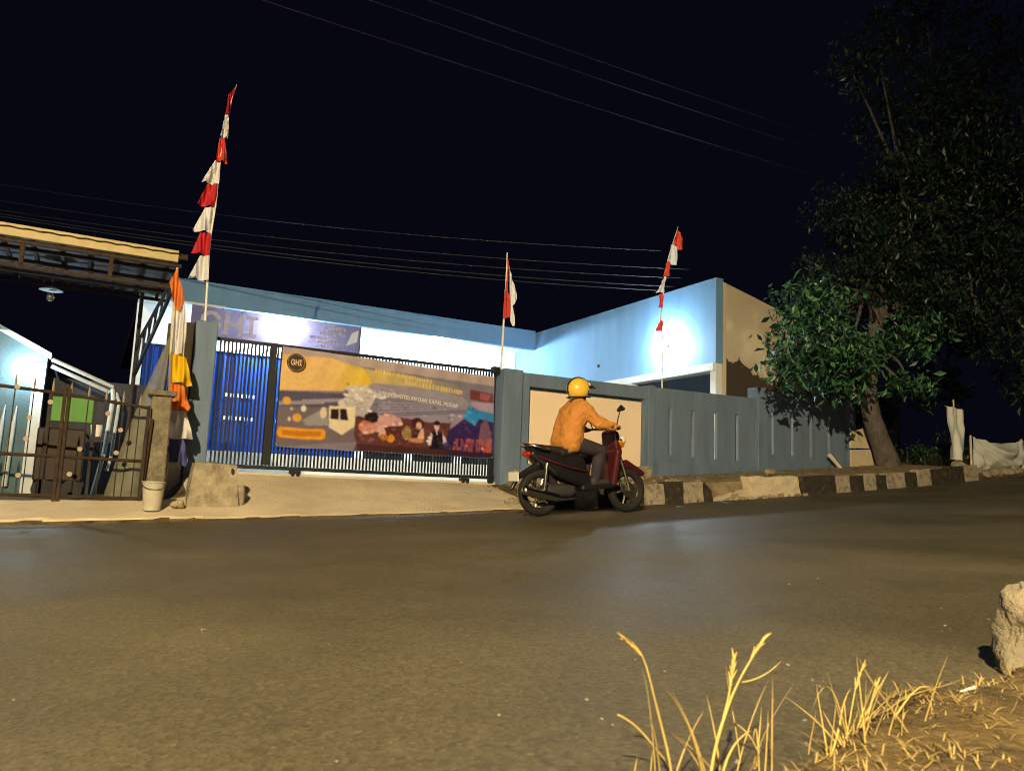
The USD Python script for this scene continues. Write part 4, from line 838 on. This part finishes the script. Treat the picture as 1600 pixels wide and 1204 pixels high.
put('floorboard', tl(solid([hull(((.34, -.12, .33), .03), ((.34, .12, .33), .03), ((-.08, -.13, .31), .035), ((-.08, .13, .31), .035))])), M('scooter_black'), mc, smooth=50)
put('body_shell', tl(solid([hull(((-.02, -.09, .36), .06), ((-.02, .09, .36), .06), ((-.10, -.08, .62), .06), ((-.10, .08, .62), .06), ((-.70, -.05, .70), .05), ((-.70, .05, .70), .05), ((-.45, -.12, .50), .05), ((-.45, .12, .50), .05))])), M('scooter_black'), mc, smooth=50)
put('side_stripe', tl(cat_(*[tube(spline([(-.04, s * .155, .50), (-.35, s * .178, .56), (-.68, s * .11, .68)], 10), .012, 6) for s in (-1, 1)])), M('scooter_red'), mc, smooth=True)
put('seat', tl(solid([hull(((-.02, -.07, .70), .05), ((-.02, .07, .70), .05), ((-.34, -.10, .71), .05), ((-.34, .10, .71), .05)), hull(((-.34, -.09, .73), .05), ((-.34, .09, .73), .05), ((-.70, -.06, .77), .045), ((-.70, .06, .77), .045))], .05, 4)), M('seat_vinyl'), mc, smooth=True)
put('tail_light', tl(H(((-.76, -.05, .70), .03), ((-.76, .05, .70), .03))), M('tail_red'), mc, smooth=True)
put('grab_rail', tl(tube(spline([(-.52, -.13, .74), (-.78, -.10, .80), (-.82, 0, .81), (-.78, .10, .80), (-.52, .13, .74)], 20), .012, 7)), M('chrome'), mc, smooth=True)
put('rear_fender', tl(solid([hull(((-.62, 0, .56), .05), ((-.88, 0, .44), .03)), hull(((-.88, 0, .44), .03), ((-.95, 0, .32), .02))])), M('scooter_black'), mc, smooth=50)
put('number_plate', tl(box(-.93, -.92, -.11, .11, .40, .50)), M('white_plastic'), mc)
put('engine', tl(solid([hull(((-.20, .0, .28), .08), ((-.48, .0, .27), .09)), hull(((-.45, .10, .27), .07), ((-.62, .10, .265), .06))])), M('charcoal'), mc, smooth=50)
put('exhaust', tl(solid([hull(((-.20, -.10, .20), .022), ((-.45, -.13, .20), .03)), hull(((-.45, -.14, .21), .045), ((-.86, -.16, .30), .055))])), M('chrome'), mc, smooth=50)
for s in (-1, 1): put('shock_absorber', tl(cyl((-.60, s * .12, .28), (-.56, s * .12, .60), .025, 10)), M('chrome'), mc, smooth=True)
put('handlebar', tl(tube(spline([(.26, -.36, .985), (.33, -.25, 1.0), (.40, 0, .985), (.33, .25, 1.0), (.26, .36, .985)], 24), .013, 8)), M('chrome'), mc, smooth=True)
for s in (-1, 1):
    put('grip', tl(cyl((.30, s * .27, .995), (.25, s * .385, .982), .018, 10)), M('rubber'), mc, smooth=True)
    st_ = put('mirror', tl(H(((.30, s * .32, 1.20), .022), ((.30, s * .41, 1.21), .022), ((.30, s * .37, 1.24), .018))), M('scooter_black'), mc, smooth=True)
    put('stalk', tl(tube([(.32, s * .24, 1.0), (.31, s * .29, 1.1), (.30, s * .345, 1.19)], .007, 6)), M('chrome'), st_, smooth=True)
put('side_stand', tl(cyl((.02, .10, .28), (-.22, .13, .16), .012, 6)), M('chrome'), mc)

# the rider: one continuous body, clothes over it
pr = thing('person', 'rider in orange-brown jacket, dark trousers and yellow helmet holding the scooter handlebar', 'person', (RX, RY, RZ))
J = {'pel': (-.22, 0, .82), 'wai': (-.19, 0, .98), 'che': (-.12, 0, 1.15), 'nec': (-.07, 0, 1.29), 'hd': (-.03, 0, 1.42)}
def body_parts(g=0.0, torso=True, arms=True, legs=True, extra=True):
    out = []
    if torso:
        out += [hull(((-.22, -.09, .83), .115 + g), ((-.22, .09, .83), .115 + g), ((-.19, -.075, .98), .105 + g), ((-.19, .075, .98), .105 + g)),
                hull(((-.19, -.075, .98), .105 + g), ((-.19, .075, .98), .105 + g), ((-.12, -.10, 1.15), .11 + g), ((-.12, .10, 1.15), .11 + g)),
                hull(((-.12, -.10, 1.15), .11 + g), ((-.12, .10, 1.15), .11 + g), ((-.08, -.15, 1.235), .06 + g), ((-.08, .15, 1.235), .06 + g), ((-.07, 0, 1.27), .06 + g))]
    for s in (-1, 1):
        if arms:
            out += [hull(((-.08, s * .165, 1.225), .058 + g), ((.05, s * .265, 1.04), .045 + g)), hull(((.05, s * .265, 1.04), .045 + g), ((.215, s * .315, 1.01), .032 + g))]
        if legs:
            out += [hull(((-.20, s * .09, .82), .095 + g), ((.17, s * .13, .73), .065 + g)), hull(((.17, s * .13, .73), .065 + g), ((.12, s * .13, .58), .06 + g)), hull(((.12, s * .13, .58), .06 + g), ((.10, s * .115, .42), .042 + g))]
    return out
def hand(s):
    """palm on the grip, four fingers curled over it, thumb underneath"""
    P0 = np.array([.215, s * .315, 1.008]); out = []
    pal = [np.array([.262, s * (.290 + .022 * k), 1.016 - .001 * k]) for k in range(4)]
    out.append(hull((P0, .028), (pal[0], .016), (pal[3], .015)))
    for k, L in enumerate((.026, .030, .028, .022)):
        a = pal[k]; b = a + (.028, 0, -.004); c = b + (.006, 0, -L); d = c + (-.018, 0, -.010)
        out += [hull((a, .0105), (b, .0095)), hull((b, .0095), (c, .009)), hull((c, .009), (d, .0075))]
    q = P0 + (.018, -s * .022, -.012); r = q + (.024, -s * .008, -.012); out += [hull((q, .012), (r, .010)), hull((r, .010), (r + (.018, s * .006, -.006), .008))]
    return out
skin = body_parts(0.0) + hand(1) + hand(-1)
skin += [hull(((-.07, 0, 1.25), .055), ((-.045, 0, 1.36), .05)), hull(((-.045, 0, 1.44), .088), ((-.02, 0, 1.44), .085), ((.01, 0, 1.375), .052)),
         hull(((.066, 0, 1.43), .010), ((.088, 0, 1.395), .011)), hull(((.058, -.018, 1.368), .009), ((.058, .018, 1.368), .009)), hull(((.045, 0, 1.338), .018), ((.02, 0, 1.34), .03)),
         hull(((.062, -.03, 1.442), .009), ((.062, -.045, 1.44), .007)), hull(((.062, .03, 1.442), .009), ((.062, .045, 1.44), .007))]
for s in (-1, 1): skin += [hull(((-.04, s * .086, 1.42), .016), ((-.035, s * .088, 1.39), .012)), hull(((.10, s * .115, .42), .040), ((.10, s * .115, .38), .036)), hull(((.09, s * .115, .375), .035), ((.24, s * .125, .365), .026))]
put('body', tl(solid(skin, .012, 4)), M('skin'), pr, smooth=True)
put('jacket', tl(rough(solid(body_parts(.026, legs=False) + [hull(((-.07, -.03, 1.28), .072), ((-.07, .03, 1.28), .072), ((-.062, 0, 1.30), .07))], .013, 2), .026, 11, 3)), M('jacket_orange'), pr, smooth=True)
put('trousers', tl(solid(body_parts(.012, torso=False, arms=False) + [hull(((-.22, -.09, .80), .122), ((-.22, .09, .80), .122), ((-.20, 0, .88), .11))], .022, 6)), M('trousers_dark'), pr, smooth=True)
for s in (-1, 1): put('shoe', tl(solid([hull(((.07, s * .115, .385), .046), ((.07, s * .115, .366), .046)), hull(((.07, s * .115, .37), .045), ((.25, s * .127, .366), .034))], .012, 4)), M('shoe'), pr, smooth=True)
sh = manifold3d.Manifold.sphere(.140, 40).scale((1.08, .95, 1.0)).translate((-.035, 0, 1.455))
cut = manifold3d.Manifold.cube((.3, .4, .16), True).translate((.16, 0, 1.375)) + manifold3d.Manifold.cube((.5, .5, .2), True).translate((-.03, 0, 1.255))
inner = manifold3d.Manifold.sphere(.120, 32).translate((-.03, 0, 1.44))
put('collar', tl(tube(spline([(-.07 + .068 * math.cos(a), .068 * math.sin(a), 1.318 + .012 * math.cos(a)) for a in np.linspace(0, 2 * np.pi, 17)], 34), .017, 8)), mat('jacket_trim', (.07, .035, .02), .85, var=.2), pr, smooth=True)
put('hem_band', tl(solid([hull(((-.215, -.09, .875), .127), ((-.215, .09, .875), .127), ((-.21, 0, .91), .125)) ^ manifold3d.Manifold.cube((.6, .6, .05), True).translate((-.2, 0, .895))])), M('jacket_trim'), pr, smooth=40)
for s in (-1, 1): put('cuff', tl(cyl((.185, s * .305, 1.013), (.218, s * .316, 1.009), .049, 14)), M('jacket_trim'), pr, smooth=40)
hm = put('helmet', tl(solid([sh - cut - inner])), M('helmet_yellow'), pr, smooth=40)
put('visor', tl(solid([(manifold3d.Manifold.sphere(.145, 40).scale((1.08, .95, 1.0)) - manifold3d.Manifold.sphere(.141, 40).scale((1.08, .95, 1.0))).translate((-.033, 0, 1.455)) ^ manifold3d.Manifold.cube((.2, .24, .035), True).translate((.12, 0, 1.475))])), M('visor'), hm, smooth=40)
put('peak', tl(solid([hull(((.09, -.09, 1.495), .008), ((.09, .09, 1.495), .008), ((.165, -.05, 1.475), .006), ((.165, .05, 1.475), .006))])), M('visor'), hm, smooth=40)
put('stripe', tl(tube(spline([(-.035 - .155 * math.sin(a), 0, 1.455 + .143 * math.cos(a)) for a in np.linspace(-.7, 1.9, 14)], 24), .012, 6)), M('visor'), hm, smooth=True)
put('rim', tl(tube(spline([(-.035 + .148 * math.cos(a), .131 * math.sin(a), 1.36) for a in np.linspace(.9, 2 * np.pi - .9, 20)], 30), .009, 6)), M('visor'), hm, smooth=True)
put('strap', tl(cat_(*[tube(spline([(-.02, s * .11, 1.40), (0.0, s * .085, 1.35), (.015, s * .03, 1.318)], 8), .006, 5) for s in (-1, 1)])), M('rubber'), pr)
for s in (-1, 1): put('eye', tl(ball((.066, s * .034, 1.425), .0095, 1)), M('dark_paint'), pr, smooth=True)

# ------------------------------------------------------------------ tree
def leaves(clusters, per, size, seed):
    r = np.random.default_rng(seed); P = []; R = []
    for c, rad in clusters:
        n = int(per * rad ** 2.2)
        # twig tips inside the cluster, leaves gathered round each tip
        k = max(6, int(n / 9)); d = r.normal(size=(k, 3)); d /= np.linalg.norm(d, axis=1, keepdims=True)
        tips = np.array(c) + d * (rad * r.random((k, 1)) ** .45) * (1, .95, .8)
        idx = r.integers(0, k, n); P.append(tips[idx] + r.normal(size=(n, 3)) * .085); R.append(np.full(n, rad))
    return np.vstack(P), r
def leaf_mesh(P, r, size):
    n = len(P); L = size * np.clip(np.exp(r.normal(size=n) * .35), .35, 1.8); W = L * (.36 + .12 * r.random(n))
    d = r.normal(size=(n, 3)); d[:, 2] -= .9; d /= np.linalg.norm(d, axis=1, keepdims=True)
    s = np.cross(d, r.normal(size=(n, 3))); s /= np.linalg.norm(s, axis=1, keepdims=True); nn = np.cross(d, s)
    a = P; b = P + d * (L * .5)[:, None] + s * (W * .5)[:, None] + nn * (L * .07)[:, None]; c = P + d * L[:, None] - nn * (L * .1)[:, None]; e = P + d * (L * .5)[:, None] - s * (W * .5)[:, None] + nn * (L * .07)[:, None]
    v = np.stack([a, b, c, e], 1).reshape(-1, 3); i = np.arange(n) * 4
    return trimesh.Trimesh(v, np.vstack([np.stack([i, i + 1, i + 2], 1), np.stack([i, i + 2, i + 3], 1)]), process=False)
TR = thing('tree', 'large dark leafy roadside tree with a leaning pale trunk at the right', 'tree')
trunk = spline([(14.10, 10.0, .95), (14.02, 10.0, 1.25), (13.80, 10.0, 1.68), (13.54, 10.0, 2.23), (13.48, 10.0, 2.81), (13.66, 10.05, 3.40), (13.9, 10.1, 4.3)], 40)
rad = np.interp(np.linspace(0, 1, 40), [0, .08, .2, .5, 1], [.31, .235, .20, .16, .13])
tm = tube(trunk, rad, 18); tm = rough(tm, .02, 9, 17)
put('trunk', tm, M('bark'), TR, smooth=True)
CL = [(np.array(c), r_) for c, r_ in DATA['crown']]
CL += [(np.array(c), r_) for c, r_ in (((11.6, 9.35, 2.75), .5), ((11.05, 9.3, 2.95), .42), ((11.9, 9.2, 2.55), .42), ((11.3, 8.9, 3.1), .5), ((11.5, 9.5, 3.4), .6), ((12.2, 9.6, 3.0), .55), ((13.2, 9.2, 5.6), .9), ((14.4, 8.9, 6.2), 1.0), ((13.6, 9.0, 7.0), .9), ((14.2, 9.1, 4.6), .8), ((15.2, 8.8, 8.4), 1.2), ((15.5, 10.8, 6.4), 1.3), ((17.5, 9.8, 7.0), 1.4), ((14.6, 10.6, 6.6), 1.1), ((16.2, 11.6, 5.2), 1.2), ((18.0, 10.5, 5.4), 1.3), ((13.4, 11.0, 5.2), .8), ((14.8, 8.6, 7.4), 1.2))]
hubs = [np.array(p) for p in ((13.2, 9.9, 4.6), (14.4, 9.9, 5.2), (15.2, 9.7, 5.4), (14.2, 9.6, 6.8), (15.6, 9.4, 7.6), (16.4, 9.6, 5.8))]
for h in hubs:
    pts = spline([trunk[-3], (trunk[-3] + h) / 2 + (.1, 0, .12), h], 14); put('limb', tube(pts, np.linspace(.12, .06, 14), 10), M('bark'), TR, smooth=True)
for c, r_ in CL:
    h = min(hubs + [trunk[30], trunk[38]], key=lambda q: np.linalg.norm(q - c)); pts = spline([h, (h + c) / 2 + rng.normal(size=3) * .12, c], 8)
    put('branch', tube(pts, np.linspace(.045, .012, 8), 6), M('bark'), TR, smooth=True)
mat('leaf_unlit', (.006, .016, .012), .5, var=.3, scale=3, spec=.3, trans=.2)  # darkened leaf copy for the unlit upper crown
low = [q for q in CL if q[0][2] < 4.1 and q[0][0] < 14.3]; high = [q for q in CL if not (q[0][2] < 4.1 and q[0][0] < 14.3)]  # lamp reach put into leaf colour: low clusters lighter, upper ones darker
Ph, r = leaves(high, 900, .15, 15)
for nm, s0 in (('leaf_unlit', 0), ('leaf_deep', 1), ('leaf_dark', 2)):
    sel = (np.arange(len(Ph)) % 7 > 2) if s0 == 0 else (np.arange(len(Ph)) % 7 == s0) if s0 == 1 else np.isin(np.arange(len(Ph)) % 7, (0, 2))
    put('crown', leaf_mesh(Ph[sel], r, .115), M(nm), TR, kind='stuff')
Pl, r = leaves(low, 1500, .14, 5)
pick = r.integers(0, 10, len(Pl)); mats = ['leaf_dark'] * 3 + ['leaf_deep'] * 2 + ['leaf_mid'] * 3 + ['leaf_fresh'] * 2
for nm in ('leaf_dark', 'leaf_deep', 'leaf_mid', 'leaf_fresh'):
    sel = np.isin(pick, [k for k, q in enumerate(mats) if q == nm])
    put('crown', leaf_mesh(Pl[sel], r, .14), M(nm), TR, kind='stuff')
# low bush behind the stones right of the trunk
Pb, r = leaves([(np.array(c), q) for c, q in (((15.2, 10.3, 1.5), .4), ((15.9, 10.5, 1.55), .4), ((16.6, 10.6, 1.7), .45), ((17.6, 10.8, 1.8), .5))], 900, .09, 8)
bu = thing('shrub', 'low dark scrubby bush on the verge right of the tree trunk', 'bush')
put('foliage', leaf_mesh(Pb, r, .09), M('leaf_dark'), bu, kind='stuff')
put('stem', cat_(*[tube([(x, 10.4, 1.0), (x + .1, 10.45, 1.6)], [.02, .008], 5) for x in (15.2, 15.8, 16.5, 17.4)]), M('bark'), bu)
for k in range(9):
    x = 14.7 + k * .42 + .1 * rng.standard_normal(); y = 8.95 + .25 * rng.random()
    stone('stone', ('first', 'second', 'third', 'fourth', 'fifth', 'sixth', 'seventh', 'eighth', 'ninth')[k] + ' rough stone from the trunk along the kerb top towards the white cloth', (x, y, float(gz(x, y)) + .04), .11 + .05 * rng.random(), 60 + k, (1.3, 1, .7), 'rough_concrete', group='rough stones along the kerb')
# dark trees closing the view at the far right end of the street
for k, (x, y, h, w, lb) in enumerate(((30, 15, 7, 2.6, 'dark tree mass behind the white cloth screen'), (36, 10, 8, 3.0, 'dark tree at the far right end of the street'), (27, 19, 8, 2.8, 'dark tree rising behind the tall narrow banner'))):
    t = thing('tree', lb, 'tree', group='dark trees at the far end of the street'); z0 = float(gz(x, y))
    put('trunk', rough(tube([(x, y, z0 - .2), (x + .1, y, z0 + 2), (x, y + .1, z0 + h * .6)], [.22, .17, .10], 10), .02, 7, k), M('bark'), t, smooth=True)
    cs = [(np.array((x + rng.normal() * w * .5, y + rng.normal() * w * .5, z0 + 1.8 + (h - 2) * rng.random())), w * .45) for _ in range(10)]
    P_, r = leaves(cs, 260, .26, 70 + k); put('crown', leaf_mesh(P_, r, .26), M('leaf_dark'), t, kind='stuff')

# ------------------------------------------------------------------ dry grass, gravel, litter on the near verge
def blade(pts, w):
    p = spline(pts, 14); n = len(p); ww = w * np.interp(np.linspace(0, 1, n), [0, .5, .85, 1], [1, .8, .45, .06])
    return tube(p, ww * .5, 5)
groups_ = [(0, 5, 'straw'), (5, 0, 'straw')]
tufts = [thing('dry_grass', 'dry straw stalks leaning left at the left end of the near verge', 'grass', group='dry grass tufts on the near verge'), thing('dry_grass', 'tall forked dry grass with a seed head in the bottom middle right', 'grass', group='dry grass tufts on the near verge'),
         thing('dry_grass', 'dense bent dry grass tuft below the middle of the right half', 'grass', group='dry grass tufts on the near verge'), thing('dry_grass', 'faint thin dry stems in the bottom right corner', 'grass', group='dry grass tufts on the near verge')]
for k, (pts, w) in enumerate(DATA['stalks']):
    x = pts[0][0]; j = 3 if x > 1.38 else 2 if x > 1.12 else 1 if x > .93 and k not in (0, 4, 15, 16) else 0
    pts = [list(p) for p in pts]
    if k in (0, 1, 5, 6, 7, 11, 14, 15, 16, 17, 18, 19, 20, 21, 23, 24): pts = [[pts[0][0], pts[0][1] + .0, -.02]] + pts
    elif k == 4: pts = pts + [[pts[-1][0], pts[-1][1], -.02]]
    put('stalk', blade(pts, w * .95), M('straw' if j < 3 else 'straw_dull'), tufts[j], smooth=True)
    if k in (0, 1, 2, 8, 10):
        e, d = np.array(pts[-1]), np.array(pts[-1]) - np.array(pts[-2]); d /= np.linalg.norm(d); ear = []
        for q in range(9):
            o = e - d * .004 * q * 1.4; s = rng.normal(size=3) * .3 + d; s /= np.linalg.norm(s); ear.append(tube([o - d * .006, o + s * .012], [.0022, .0006], 5))
        put('seed_head', cat_(*ear), M('straw'), tufts[j])
for (cx, cy, nb, sp, j) in ((.985, 1.02, 6, .045, 1), (1.08, 1.00, 4, .05, 1), (1.24, 1.00, 14, .07, 2), (1.30, .97, 8, .06, 2), (1.42, .98, 5, .06, 2), (1.62, .96, 9, .08, 3), (1.80, .98, 8, .08, 3), (.90, 1.06, 3, .03, 0)):
    for k in range(nb):
        x, y = cx + rng.normal() * sp * .35, cy + rng.normal() * .03; h = rng.uniform(.07, .21) * (1 if j < 3 else .6); dx, dy = rng.normal() * sp, rng.normal() * .03
        bend = rng.uniform(.0, .035) if rng.random() < .85 else -.4 * h
        put('stalk', blade([(x, y, -.02), (x + dx * .45, y + dy * .4, h * .42), (x + dx * 1.0, y + dy, h * .8), (x + dx * 1.5, y + dy * 1.5, h + bend)], rng.uniform(.002, .0045)), M('straw' if rng.random() < .65 and j < 3 else 'straw_dull'), tufts[j], smooth=True)
bl = []
for k in range(3000):
    u = rng.uniform(.6, 3.4); v = float(near_edge(u)) - abs(rng.normal()) * .2 + .01
    if v < .55: continue
    z = float(gz(u, v)) - .004; L = rng.uniform(.012, .045) * (1 if u > 1.1 else .6); an = rng.uniform(0, 6.28); ln = rng.uniform(.6, 2.2)
    dx, dy = math.cos(an) * L * ln, math.sin(an) * L * ln; w = .0016
    c, s = -math.sin(an) * w, math.cos(an) * w
    bl.append(np.array([(u - c, v - s, z), (u + c, v + s, z), (u + dx * .5 + c * .7, v + dy * .5 + s * .7, z + L * .45), (u + dx * .5 - c * .7, v + dy * .5 - s * .7, z + L * .45), (u + dx, v + dy, z + L * .5)]))
n = len(bl); i = np.arange(n)[:, None] * 5
put('dry_ground_grass', trimesh.Trimesh(np.vstack(bl), np.vstack([i + [0, 1, 2], i + [0, 2, 3], i + [3, 2, 4]]), process=False), M('straw_dull'), label='short dry trampled grass on the near verge', cat='grass', kind='stuff')
gs = []
for k in range(190):
    if k < 60: u, v = rng.uniform(-.4, 3.6), 1.15 + rng.exponential(.5)
    else: u, v = rng.uniform(.5, 3.5), 1.13 - abs(rng.normal()) * .25
    if v > 6: continue
    r_ = rng.uniform(.0015, .005) * (1.7 if rng.random() < .06 else 1); s = trimesh.creation.icosphere(1, r_); s.vertices *= rng.uniform(.7, 1.3, (len(s.vertices), 1)) * (1, 1, .7)
    s.apply_translation((u, v, float(gz(u, v)) + r_ * .3 + .004)); gs.append(s)
put('gravel', cat_(*gs), M('old_concrete'), label='loose pale grit scattered over the near road edge', cat='gravel', kind='stuff')
lt = hexa([(1.790, 1.09, .045), (1.835, 1.075, .045), (1.84, 1.10, .05), (1.80, 1.115, .05)], [(1.785, 1.10, .075), (1.825, 1.085, .085), (1.835, 1.103, .088), (1.79, 1.11, .078)])
put('paper_scrap', lt, M('house_white'), label='crumpled white paper scrap on the verge near the right edge', cat='litter')
put('paper_scrap', rough(ball((1.93, 1.07, .06), .010, 2), .004, 90, 3), M('house_white'), label='tiny white scrap just right of the crumpled paper', cat='litter')

lv = []
for k in range(420):
    u, v = rng.uniform(5.5, 15), rng.uniform(8.9, 10.4)
    if 5.5 < u < 8.2 and v > 10.15: continue
    a, s = rng.uniform(0, 6.28), rng.uniform(.02, .05); z = float(gz(u, v)) + .03
    c, q = math.cos(a) * s, math.sin(a) * s
    lv.append(np.array([(u - c, v - q, z), (u + q * .4, v - c * .4, z + s * .3), (u + c, v + q, z + s * .2 * rng.random()), (u - q * .4, v + c * .4, z + s * .25)]))
n = len(lv); i = np.arange(n)[:, None] * 4
put('fallen_leaves', trimesh.Trimesh(np.vstack(lv), np.vstack([i + [0, 1, 2], i + [0, 2, 3]]), process=False), M('straw_dull'), label='dry fallen leaves scattered on the strip under the wall', cat='leaves', kind='stuff')
rb = []
for k in range(110):
    u, v = rng.uniform(4.9, 8.3) if k < 70 else rng.uniform(8.2, 10.1), rng.uniform(8.9, 10.1) if k < 70 else rng.uniform(8.5, 8.8)
    r_ = rng.uniform(.015, .05); s = trimesh.creation.icosphere(1, r_); s.vertices *= rng.uniform(.6, 1.35, (len(s.vertices), 1)) * (1, 1, .7); s.apply_translation((u, v, float(gz(u, v)) + .02)); rb.append(s)
put('rubble', cat_(*rb), M('rough_concrete'), label='small rubble strewn along the verge behind the kerb', cat='rubble', kind='stuff')

# ------------------------------------------------------------------ street lamp on the near side, behind the camera: the warm light on road and walls
WARM = (1.0, .755, .40)
LX, LY, LZ = -5.2, -5.6, 7.2
sl_ = thing('street_lamp', 'tall street lamp with a warm hooded head on the near side of the road', 'street lamp', (LX - 1.2, LY - .6, .6))
put('pole', tube([(0, 0, -.7), (0, 0, 3), (0, 0, 6.3)], [.09, .075, .05], 14), M('white_pipe'), sl_, smooth=True)
put('arm', tube(spline([(0, 0, 6.25), (.25, .12, 6.6), (.8, .4, 6.75), (1.1, .55, 6.76)], 12), .03, 8), M('white_pipe'), sl_, smooth=True)
hd = trimesh.creation.revolve(np.array([(0, .06), (.30, .05), (.42, -.075), (.43, -.075), (.31, .07), (0, .08)]), sections=32); hd.apply_translation((1.2, .62, 6.69))
put('hood', hd, M('white_pipe'), sl_, smooth=40)
put('lens', ball((1.2, .62, 6.62), .10, 2, (1, 1, .7)), glow('glow_street', WARM, LAMP_STREET), sl_, smooth=True)
